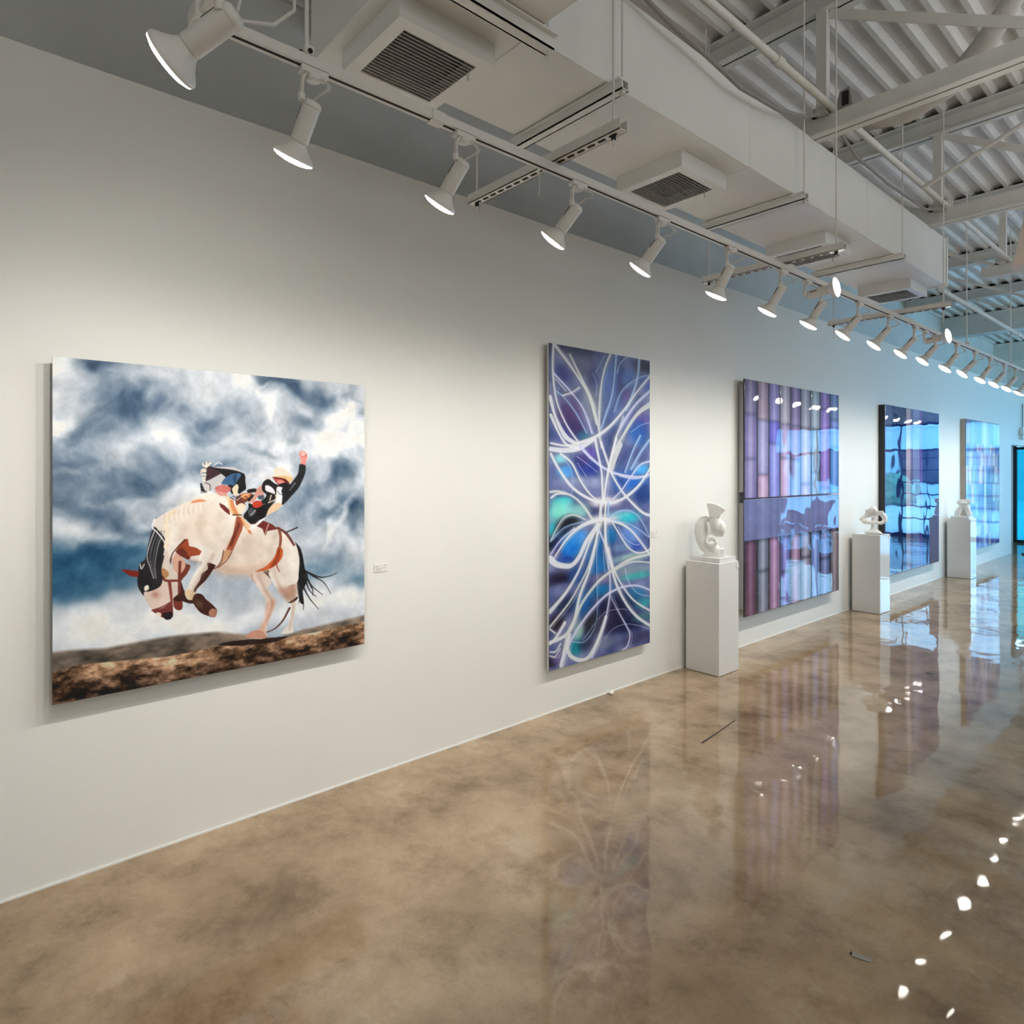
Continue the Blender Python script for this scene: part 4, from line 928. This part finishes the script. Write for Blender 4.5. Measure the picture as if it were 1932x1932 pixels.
# --- picture 2
def ribbons():
    Ww, Hh = 280, 640; c = Cv(Ww, Hh, .5, (84, 96, 146))
    c.a += (fbm(Hh, Ww, 14, 7, 5, 4)[..., None] - .5) * np.array((110, 100, 90))
    for o in ART2:
        if o[0] == 'b': c.blob(o[1], o[2], (o[3][0] * 1.35, o[3][1] * 1.45), min(1, o[4] * 1.1), o[5], 3.4)
    c.a += (fbm(Hh, Ww, 26, 12, 9, 3)[..., None] - .5) * 40
    for o in ART2:
        if o[0] == 's' and max(o[3]) > 3.5: c.stroke(tuple(v * .80 for v in o[1]), o[2], [w * 2.3 for w in o[3]], .16, 9.0)
    rs = np.random.RandomState(5)
    for o in ART2:
        if o[0] == 's' and max(o[3]) > 3:
            for q in (-1, 1):
                P = [(p[0] + q * (8 + 22 * rs.rand()), p[1] + q * 5 * rs.rand()) for p in o[2]]
                c.stroke(tuple(v * (.35 if q < 0 else .95) for v in o[1]), P, [1.6 + 3 * rs.rand()], .42, 2.2)
    for o in ART2:
        if o[0] == 's': c.stroke(o[1], o[2], [w * .82 for w in o[3]], min(1, o[4] * 1.08), 1.9)
    return np.clip(c.a * 1.03, 0, 245)
P2 = thing('ribbon_painting', 'tall narrow blue abstract painting with sweeping white ribbons', 'painting', (0, 3.61, 1.4))
panel_grid('canvas_front', ribbons(), .050, 3.06, 4.160, .305, 2.495, M_paint, P2, .002)
wpart(P2, 'canvas_edge', M_can, MB().box((.030, 3.061, .306), (.0475, 4.159, 2.494)))
wpart(P2, 'backing_frame', M_wood, MB().box((.001, 3.10, .35), (.0295, 4.12, .39)).box((.001, 3.10, 2.41), (.0295, 4.12, 2.45)).box((.001, 3.10, .39), (.0295, 3.14, 2.41)).box((.001, 4.08, .39), (.0295, 4.12, 2.41)))
# --- picture 3: six glossy panels of standing colour columns
def columns(Ww, Hh, ya, yb, za, zb):
    ys = np.linspace(ya, yb, Ww); zs = np.linspace(zb, za, Hh); a = np.zeros((Hh, Ww, 3))
    edges = [5.53, 5.77, 5.99, 6.215, 6.435, 6.655, 6.885, 7.11, 7.36, 7.60]
    up = [[(112, 100, 140), (150, 125, 150), (128, 118, 178), (158, 148, 170), (120, 100, 150), (140, 135, 160), (138, 145, 165), (120, 95, 165), (95, 110, 165)],
          [(118, 104, 158), (140, 132, 180), (98, 88, 190), (156, 138, 182), (132, 112, 160), (156, 140, 168), (120, 128, 148), (126, 98, 178), (100, 116, 190)],
          [(120, 108, 160), (170, 140, 176), (120, 120, 200), (176, 148, 186), (134, 140, 196), (160, 138, 178), (118, 126, 150), (120, 120, 190), (80, 120, 190)]]
    low = [(84, 44, 70), (104, 108, 128), (136, 98, 136), (96, 92, 160), (138, 108, 138), (124, 118, 140), (96, 118, 178), (88, 98, 150), (92, 80, 88)]
    RB = [(2.16, 1.75), (2.12, 1.60), (2.12, 1.90), (2.10, 1.76), (2.09, 1.75), (2.08, 1.50), (2.08, 1.62), (2.3, 1.45), (2.2, 1.9)]
    for j, y in enumerate(ys):
        k = max(0, min(8, np.searchsorted(edges, y) - 1)); t = (y - edges[k]) / (edges[k + 1] - edges[k]); t = min(max(t, 0), 1)
        sh = math.exp(-((t - .48) / .20) ** 2); ed = min(t, 1 - t) * 9; ed = .45 + .55 * min(1, ed)
        for part in (0, 1):
            pass
        for i, z in enumerate(zs):
            if z > 1.378:
                r = 0 if z > RB[k][0] else 1 if z > RB[k][1] else 2
                b = np.array(up[r][k], float); v = b * (ed ** 1.2) + sh * np.array((46, 48, 44))
                for bz in (RB[k][0], RB[k][1]):
                    v = v * (1 - .22 * math.exp(-((z - bz) / .02) ** 2))
            elif z > 1.0:
                v = np.array((116, 120, 170), float) * (.92 + .1 * sh) + (10 if k % 2 else 0)
            else:
                b = np.array(low[k], float); v = b * (ed ** 1.6) + sh * np.array((64, 62, 66)) * (1 if k else .9)
                v = v * (.55 + .45 * min(1, (1.0 - z) / .05)); v = v * (1 - .35 * math.exp(-((z - (.64 + .05 * (k % 3))) / .02) ** 2) * (k % 2 or k == 4))
            a[i, j] = v
    return np.clip(a * 1.0 + (fbm(Hh, Ww, 12, 5, 21, 3)[..., None] - .5) * 26, 4, 235)
P3 = thing('column_artwork', 'huge glossy six-panel artwork of purple and grey standing columns', 'artwork', (0, 6.56, 1.38))
ye = [5.53, 6.217, 6.903, 7.59]
for i in range(3):
    for z0, z1 in ((1.384, 2.48), (.30, 1.376)):
        a = columns(70, 110, ye[i] + .0015, ye[i + 1] - .0015, z0, z1)
        panel_grid('art_panel', a, .080, ye[i] + .0015, ye[i + 1] - .0015, z0, z1, M_resin, P3, .012)
wpart(P3, 'backing_frame', M_alu, MB().box((.001, 5.56, 1.44), (.067, 7.50, 2.44)))
wpart(P3, 'backing_frame', M_alu, MB().box((.001, 5.56, .36), (.067, 7.50, 1.34)))
# --- pictures 4 and 5
def strips(Ww, Hh, seed, kind):
    r = np.random.RandomState(seed); a = np.zeros((Hh, Ww, 3)) + np.array((96, 110, 160) if kind else (44, 60, 110), float)
    if kind == 0:
        for x0, x1, c in ((0, .12, (70, 80, 130)), (.12, .35, (30, 50, 110)), (.36, .44, (190, 170, 190)), (.44, .47, (120, 110, 150)), (.48, .60, (130, 140, 190)), (.60, .66, (110, 90, 170)), (.66, 1, (40, 70, 140))):
            u = slice(int(x0 * Ww), int(x1 * Ww)); a[:, u] = c
        f = fbm(Hh, Ww, 9, 3, seed, 3); a += (f[..., None] - .5) * 60
        m = np.linspace(0, 1, Hh)[:, None, None]; a = a * (1 - .25 * m)
    else:
        cols = [(120, 130, 180), (96, 90, 160), (170, 165, 200), (130, 160, 200), (90, 110, 170), (150, 130, 170), (190, 180, 190), (110, 120, 160)]
        z = 0
        while z < 1:
            h = r.uniform(.06, .2); x = 0
            while x < 1:
                w_ = r.uniform(.05, .16); c = np.array(cols[r.randint(len(cols))], float)
                u = slice(int(x * Ww), int(min(1, x + w_) * Ww)); v = slice(int(z * Hh), int(min(1, z + h) * Hh)); n_ = u.stop - u.start
                if n_ > 0: a[v, u] = c * (.75 + .35 * np.sin(np.linspace(0, math.pi, n_)))[None, :, None]
                x += w_
            z += h
        a[:, int(.52 * Ww):int(.58 * Ww)] = (196, 200, 220)
        a = (a + np.roll(a, 2, 1) + np.roll(a, 3, 0) + np.roll(a, -2, 1)) / 4
    return np.clip(a, 0, 240)
P4 = thing('mirror_gloss_artwork', 'tall mirror-glossy dark blue artwork with a black side edge', 'artwork', (0, 10.07, 1.38))
panel_grid('art_panel', strips(120, 200, 4, 0), .075, 8.99, 11.14, .29, 2.475, M_resin2, P4, .006)
wpart(P4, 'black_edge', M_frame, MB().box((.001, 8.992, .292), (.0685, 11.138, 2.473)))
P5 = thing('patchwork_artwork', 'farthest picture, glossy lavender and blue patchwork of upright blocks', 'artwork', (0, 13.56, 1.38))
panel_grid('art_panel', strips(120, 200, 8, 1), .075, 12.50, 14.62, .31, 2.475, M_resin3, P5, .006)
wpart(P5, 'side_edge', M_wood, MB().box((.001, 12.502, .312), (.0685, 14.618, 2.473)))
# ------------------------------------------------------------------ placards
def placard(name, label, x, y0, y1, z0, z1):
    t = thing(name, label, 'label card', (x, (y0 + y1) / 2, (z0 + z1) / 2)); hy = (y1 - y0) / 2; hz = (z1 - z0) / 2
    MB().box((0, -hy, -hz), (.004, hy, hz)).build('card', M_card, t)
    L = MB()
    for zz, a, b in ((.6, -.85, -.25), (.28, -.85, -.4), (-.02, -.8, .75), (-.34, -.8, -.1), (-.62, -.8, .1)):
        L.box((.0041, a * hy, zz * hz - .0016), (.0044, b * hy, zz * hz + .0016))
    L.build('printed_lines', M_ink, t); MB().box((.0041, .6 * hy, .52 * hz), (.0046, .78 * hy, .78 * hz)).build('printed_dot', M_cable, t)
placard('wall_label', 'small white label card on the wall right of the rodeo picture', 0, 1.779, 1.858, 1.092, 1.134)
placard('wall_label', 'small white label card on the wall right of the ribbon painting', 0, 4.243, 4.322, 1.110, 1.164)
# ------------------------------------------------------------------ pedestals and sculptures
PL = ['nearest white pedestal, between the ribbon painting and the column artwork', 'middle white pedestal, before the mirror-glossy artwork', 'farthest white pedestal, before the patchwork artwork']
for i, (y, m) in enumerate(((4.81, M_ped0), (8.20, M_ped), (11.80, M_ped))):
    t = thing('pedestal', PL[i], 'pedestal', (.195, y, 0), group='white box pedestals')
    MB().box((-.152, -.15, .004), (.152, .15, .899), .0015).build('plinth_box', m, t)
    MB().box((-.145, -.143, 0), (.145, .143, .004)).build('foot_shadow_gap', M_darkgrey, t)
    z = .862 if i != 2 else .872
    c = MB().box((.153, .108, z - .018), (.1565, .146, z + .012)); c.build('label_card', M_card, t, label='tiny card on the pedestal side')
def sculpt(name, label, loc, rz, u0, v0, k, parts, vox=.006):
    t = thing(name, label, 'sculpture', loc, rz=rz, group='white abstract sculptures')
    mb = MB()
    for p in parts:
        kind = p[0]
        X = lambda q: ((q[0] - u0) * k, (q[2] * k if len(q) > 2 else 0), (v0 - q[1]) * k)
        if kind == 't': mb.tube([X(q) for q in p[1]], [r * k for r in p[2]], 18, flat=[r * k for r in p[3]])
        elif kind == 'b':
            pts = p[1]; d0, d1 = p[2]; n = len(pts); vs = [((x - u0) * k, d0 * k, (v0 - y) * k) for x, y in pts] + [((x - u0) * k, d1 * k, (v0 - y) * k) for x, y in pts]
            mb.add(vs, [tuple(range(n)), tuple(range(2 * n - 1, n - 1, -1))] + [(i, n + i, n + (i + 1) % n, (i + 1) % n) for i in range(n)])
        elif kind == 's':
            (cx, cy, cd), (rx, rd, rz_) = p[1], p[2]; prof = [(math.sin(a * math.pi / 10), -math.cos(a * math.pi / 10)) for a in range(11)]; b = MB().lathe([(max(r, 0), z) for r, z in prof], 20)
            mb.add([((cx - u0) * k + x * rx * k, cd * k + y * rd * k, (v0 - cy) * k + z * rz_ * k) for x, y, z in b.v], b.f)
    o = mb.build('carved_body', M_plaster, t, True)
    r = o.modifiers.new('r', 'REMESH'); r.mode = 'VOXEL'; r.voxel_size = vox; r.use_smooth_shade = True
    s_ = o.modifiers.new('s', 'SMOOTH'); s_.factor = .5; s_.iterations = 2
    return t
def facing(x, y): return math.atan2(y, x - 3.15) - math.pi / 2    # turn local x towards image right
# horn and crescent figure
rz1 = facing(.20, 4.81)
k1 = .000408
parts1 = [('t', [(660, 600, 20), (560, 620, 10), (510, 720, 0), (500, 860, 0), (530, 1000, 0), (600, 1140, 0), (700, 1240, 0), (800, 1270, 0)], [40, 60, 80, 92, 96, 100, 95, 60], [90, 110, 120, 120, 120, 120, 110, 90]),
          ('t', [(640, 640, -60), (660, 780, -60), (650, 930, -60), (640, 1020, -50)], [30, 30, 40, 60], [60, 60, 60, 60]),
          ('b', [(625, 255), (720, 250), (830, 275), (920, 320), (1000, 375), (900, 480), (880, 540), (680, 540), (660, 420)], (-115, 115)),
          ('t', [(780, 520, 0), (790, 640, 0), (830, 760, 0), (880, 840, 0)], [108, 118, 125, 100], [110, 125, 125, 100]),
          ('s', (905, 760, 0), (95, 130, 160)), ('b', [(690, 700), (840, 700), (960, 900), (930, 925), (800, 925), (700, 870)], (-80, 80)),
          ('t', [(735, 1100, -50), (760, 1150, -50), (830, 1230, -20), (860, 1300, 0)], [105, 100, 90, 95], [90, 90, 95, 100]),
          ('b', [(820, 1120), (880, 1170), (960, 1170), (965, 1325), (600, 1325), (560, 1250), (760, 1240)], (-90, 90))]
for a in range(12):
    a0 = a * math.pi / 6; a1 = (a + 1) * math.pi / 6
    parts1.append(('t', [(715 + 96 * math.cos(a0), 1030 + 72 * math.sin(a0), -125 - 20 * math.sin(a0)), (715 + 96 * math.cos(a1), 1030 + 72 * math.sin(a1), -125 - 20 * math.sin(a1))], [24, 24], [44, 44]))
s1 = sculpt('horn_sculpture', 'white abstract sculpture with a flared horn top and curled body on the nearest pedestal', (.20, 4.83, .935), rz1, 770, 1325, k1, parts1, .0045)
MB().box((-.125, -.125, -.035), (.125, .125, 0), .002).build('stone_base', M_marble, s1); s1.children[-1].rotation_euler.z = -rz1
rz2 = facing(.2, 8.2); k2 = .000352
parts2 = [('b', [(690, 1110), (820, 1085), (1100, 1090), (1210, 1180), (700, 1195)], (-200, 200)),
          ('t', [(960, 1130, 0), (930, 1000, 0), (930, 880, 0), (950, 740, 0), (950, 620, 0)], [150, 70, 55, 60, 70], [140, 75, 60, 70, 90]),
          ('t', [(1180, 510, 40), (950, 560, 60), (720, 610, 60), (600, 720, 0), (680, 800, -60), (850, 830, -90), (1000, 830, -60)], [70, 75, 80, 90, 80, 60, 50], [60, 60, 70, 80, 70, 60, 50]),
          ('t', [(1180, 520, 40), (1270, 640, 0), (1270, 760, -20), (1170, 830, -60), (1040, 820, -90)], [70, 70, 70, 55, 50], [80, 90, 90, 70, 60]),
          ('b', [(705, 400), (830, 380), (850, 560), (700, 600)], (-20, 140)), ('s', (940, 400, 0), (125, 130, 125)), ('b', [(1040, 440), (1230, 430), (1240, 560), (1000, 600)], (-60, 90))]
sculpt('looped_sculpture', 'white sculpture like a looped ribbon on a slim stem on the middle pedestal', (.21, 8.22, .90), rz2, 930, 1195, k2, parts2, .007)
rz3 = facing(.2, 11.8); k3 = .0002526 * 1.08
parts3 = [('t', [(1000, 480, 0), (900, 640, 0), (810, 820, 0), (760, 1020, 0)], [110, 130, 150, 130], [130, 150, 160, 150]),
          ('t', [(1200, 450, 0), (1250, 640, 0), (1310, 850, 0), (1330, 1020, 0)], [130, 140, 150, 140], [140, 150, 160, 150]),
          ('s', (1060, 300, 0), (320, 250, 130)), ('b', [(850, 130), (1370, 80), (1400, 260), (1150, 420), (850, 400), (745, 320), (760, 210)], (-160, 160)), ('s', (1060, 480, 0), (170, 160, 120))]
s3 = sculpt('torso_sculpture', 'small white two-legged sculpture with a flat cap on the farthest pedestal', (.20, 11.8, .935), rz3, 1000, 1045, k3, parts3, .008)
MB().box((-.12, -.12, -.035), (.12, .12, 0), .002).build('stone_base', M_marble, s3); s3.children[-1].rotation_euler.z = -rz3
# ------------------------------------------------------------------ far end: storefront
win = put('window_1', None, kind='structure', loc=(0, YE + .06, 0))
xs = [-.415, .62, 1.75, 2.9, 4.0, 5.05, 6.05]
for i, x in enumerate(xs):
    MB().box((x - .03, -.05, 0), (x + .03, .05, 2.82)).build('mullion', M_frame, win)
for i in range(len(xs) - 1):
    MB().box((xs[i] + .03, -.004, .06), (xs[i + 1] - .03, .004, 2.1)).build('pane', M_blueglass if i == 0 else M_glass, win)
    MB().box((xs[i] + .03, -.004, 2.16), (xs[i + 1] - .03, .004, 2.76)).build('pane', M_glass, win)
    MB().box((xs[i] + .03, -.04, 2.1), (xs[i + 1] - .03, .04, 2.16)).build('transom_bar', M_frame, win)
    if i in (1, 2):
        for k in range(6): MB().box((xs[i] + .03, -.015, .42 + k * .3), (xs[i + 1] - .03, .015, .45 + k * .3)).build('glazing_bar', M_frame, win)
        MB().box(((xs[i] + xs[i + 1]) / 2 - .015, -.0145, .06), ((xs[i] + xs[i + 1]) / 2 + .015, .0145, 2.1)).build('glazing_bar', M_frame, win)
    MB().box((xs[i] + .03, -.04, 0), (xs[i + 1] - .03, .04, .06)).build('sill_bar', M_frame, win)
    MB().box((xs[i] + .03, -.04, 2.76), (xs[i + 1] - .03, .04, 2.82)).build('head_bar', M_frame, win)
t = thing('wall_box', 'small white electrical box on a conduit high on the far left wall', 'electrical box', (0, 16.7, 2.4))
MB().box((.0, -.16, -.13), (.07, .16, .11), .006).build('box_body', M_white, t)
MB().tube([(.03, -.02, .1), (.03, -.02, .60)], .012, 8).build('conduit', M_cable, t, True)
MB().lathe([(.05, -.02), (.06, 0), (.05, .05)], 14, (.05, -.16, -.02)).build('lamp_head', M_white, t, True)
t = thing('stand_base', 'black round stand base on the floor by the far doorway', 'stand', (.42, 15.9, 0))
MB().lathe([(.0, .0), (.26, .0), (.265, .012), (.24, .028), (.05, .04), (.0, .045)], 28).build('round_foot', M_frame, t, True)
MB().tube([(.12, .12, .03), (.12, .12, 1.0)], .018, 10).build('pole', M_frame, t, True)
# lounge chairs near the windows (seen mirrored in the glossy artwork)
for i, (x, y, r) in enumerate(((4.2, 15.9, .5), (3.2, 16.3, -.4))):
    t = thing('lounge_chair', ['low grey lounge chair by the windows, nearer the room centre', 'low grey lounge chair by the windows, nearer the left wall'][i], 'chair', (x, y, 0), 'grey lounge chairs', r)
    MB().box((-.32, -.33, .32), (.32, .33, .46), .03).build('seat', M_chair, t, True)
    MB().bar((0, .30, .42), (0, .48, .88), .62, .12, up=(0, 1, 0)).build('backrest', M_chair, t)
    for sx in (-1, 1):
        MB().box((sx * .36 - .04, -.30, .32), (sx * .36 + .04, .34, .60), .02).build('armrest', M_chair, t)
        for sy in (-1, 1): MB().tube([(sx * .28, sy * .27, 0), (sx * .26, sy * .25, .34)], .014, 8).build('leg', M_alu, t)
# pendant shade at the right edge
t = thing('pendant_lamp', 'pinkish bell-shaped pendant shade cut by the right edge', 'pendant lamp', (2.28, 5.06, 2.9))
MB().lathe([(.125, 0), (.128, .006), (.118, .05), (.10, .14), (.085, .24), (.06, .33), (.03, .36), (.012, .37)], 28).lathe([(.121, .004), (.112, .05), (.094, .14), (.079, .24)], 28).build('shade', M_shade, t, True)
MB().tube([(0, 0, .37), (0, 0, 1.44)], .006, 8).build('stem', M_steel, t)
# ------------------------------------------------------------------ floor marks and litter
FLO = bpy.data.objects['floor']
MB().add([(.945, 3.46, .0006), (.960, 3.462, .0006), (.932, 3.70, .0006), (.902, 3.94, .0006), (.893, 3.938, .0006), (.922, 3.70, .0006)], [(0, 1, 2, 5), (5, 2, 3, 4)]).build('scratch', M_scuff, FLO)
t = thing('paint_flake', 'small pale flake lying on the floor near the bottom right', 'flake', (2.275, 2.345, 0), rz=.4)
MB().add([(-.030, -.010, .001), (.028, -.013, .001), (.033, .008, .001), (-.026, .012, .001), (-.030, -.010, .005), (.028, -.013, .002), (.033, .008, .003), (-.026, .012, .007)], [(0, 3, 2, 1), (4, 5, 6, 7), (0, 1, 5, 4), (1, 2, 6, 5), (2, 3, 7, 6), (3, 0, 4, 7)]).build('flake_sheet', mat('dull_flake', (.30, .27, .23), .8, noise=.1), t)
MB().add([(-.036, -.004, .0005), (-.026, .004, .0005), (-.020, .018, .0005), (-.034, .015, .0005)], [(0, 1, 2, 3)]).build('dark_fleck', M_dark, t)
t = thing('fallen_leaf', 'tiny dark brown scrap on the shiny floor before the middle pedestal', 'scrap', (1.42, 6.03, 0), rz=.9)
MB().add([(-.03, -.015, .001), (.0, -.022, .004), (.035, -.008, .001), (.03, .012, .002), (-.01, .018, .006), (-.034, .006, .001)], [(0, 1, 2, 3, 4, 5)]).build('scrap_sheet', M_frame, t)
t = thing('plaster_crumb', 'tiny white crumb against the wall foot below the ribbon painting', 'crumb', (.03, 3.72, 0))
MB().lathe([(0, 0), (.018, .002), (.022, .012), (.010, .024), (0, .026)], 7).build('crumb', M_plaster, t)
# ------------------------------------------------------------------ outside
MB().box((-30, YE + .16, -.14), (40, 60, -.02)).build('ground_outside', M_pave, kind='structure')
b = thing('street_building', 'pale low building across the street outside the windows', 'building', (6, 44, 0))
wpart(b, 'walls', M_stucco, MB().box((-20, 44, -.02), (32, 50, 4.2))); wpart(b, 'parapet', M_stucco, MB().box((-20.2, 43.8, 4.2), (32.2, 50.2, 4.6)))
for i in range(11): wpart(b, 'window', M_frame, MB().box((-18 + i * 4.5, 43.94, .8), (-15.6 + i * 4.5, 44.0, 2.8)))
for i, x in enumerate((-6, -1.5, 3.2, 8.5)):
    r = random.Random(i); t = thing('street_shrub', 'round green shrub outside the windows, %s' % ['leftmost', 'second from left', 'third from left', 'rightmost'][i], 'shrub', (x, 33 + i % 2, 0), group='shrubs outside')
    bm = bmesh.new(); bmesh.ops.create_icosphere(bm, subdivisions=3, radius=1)
    for v in bm.verts: v.co *= 1 + r.uniform(-.12, .12); v.co = Vector((v.co.x * 1.3, v.co.y, max(v.co.z, -.7) * .9 + .62))
    me = bpy.data.meshes.new('foliage'); bm.to_mesh(me); bm.free(); me.materials.append(M_leaf); put('foliage', me, t)
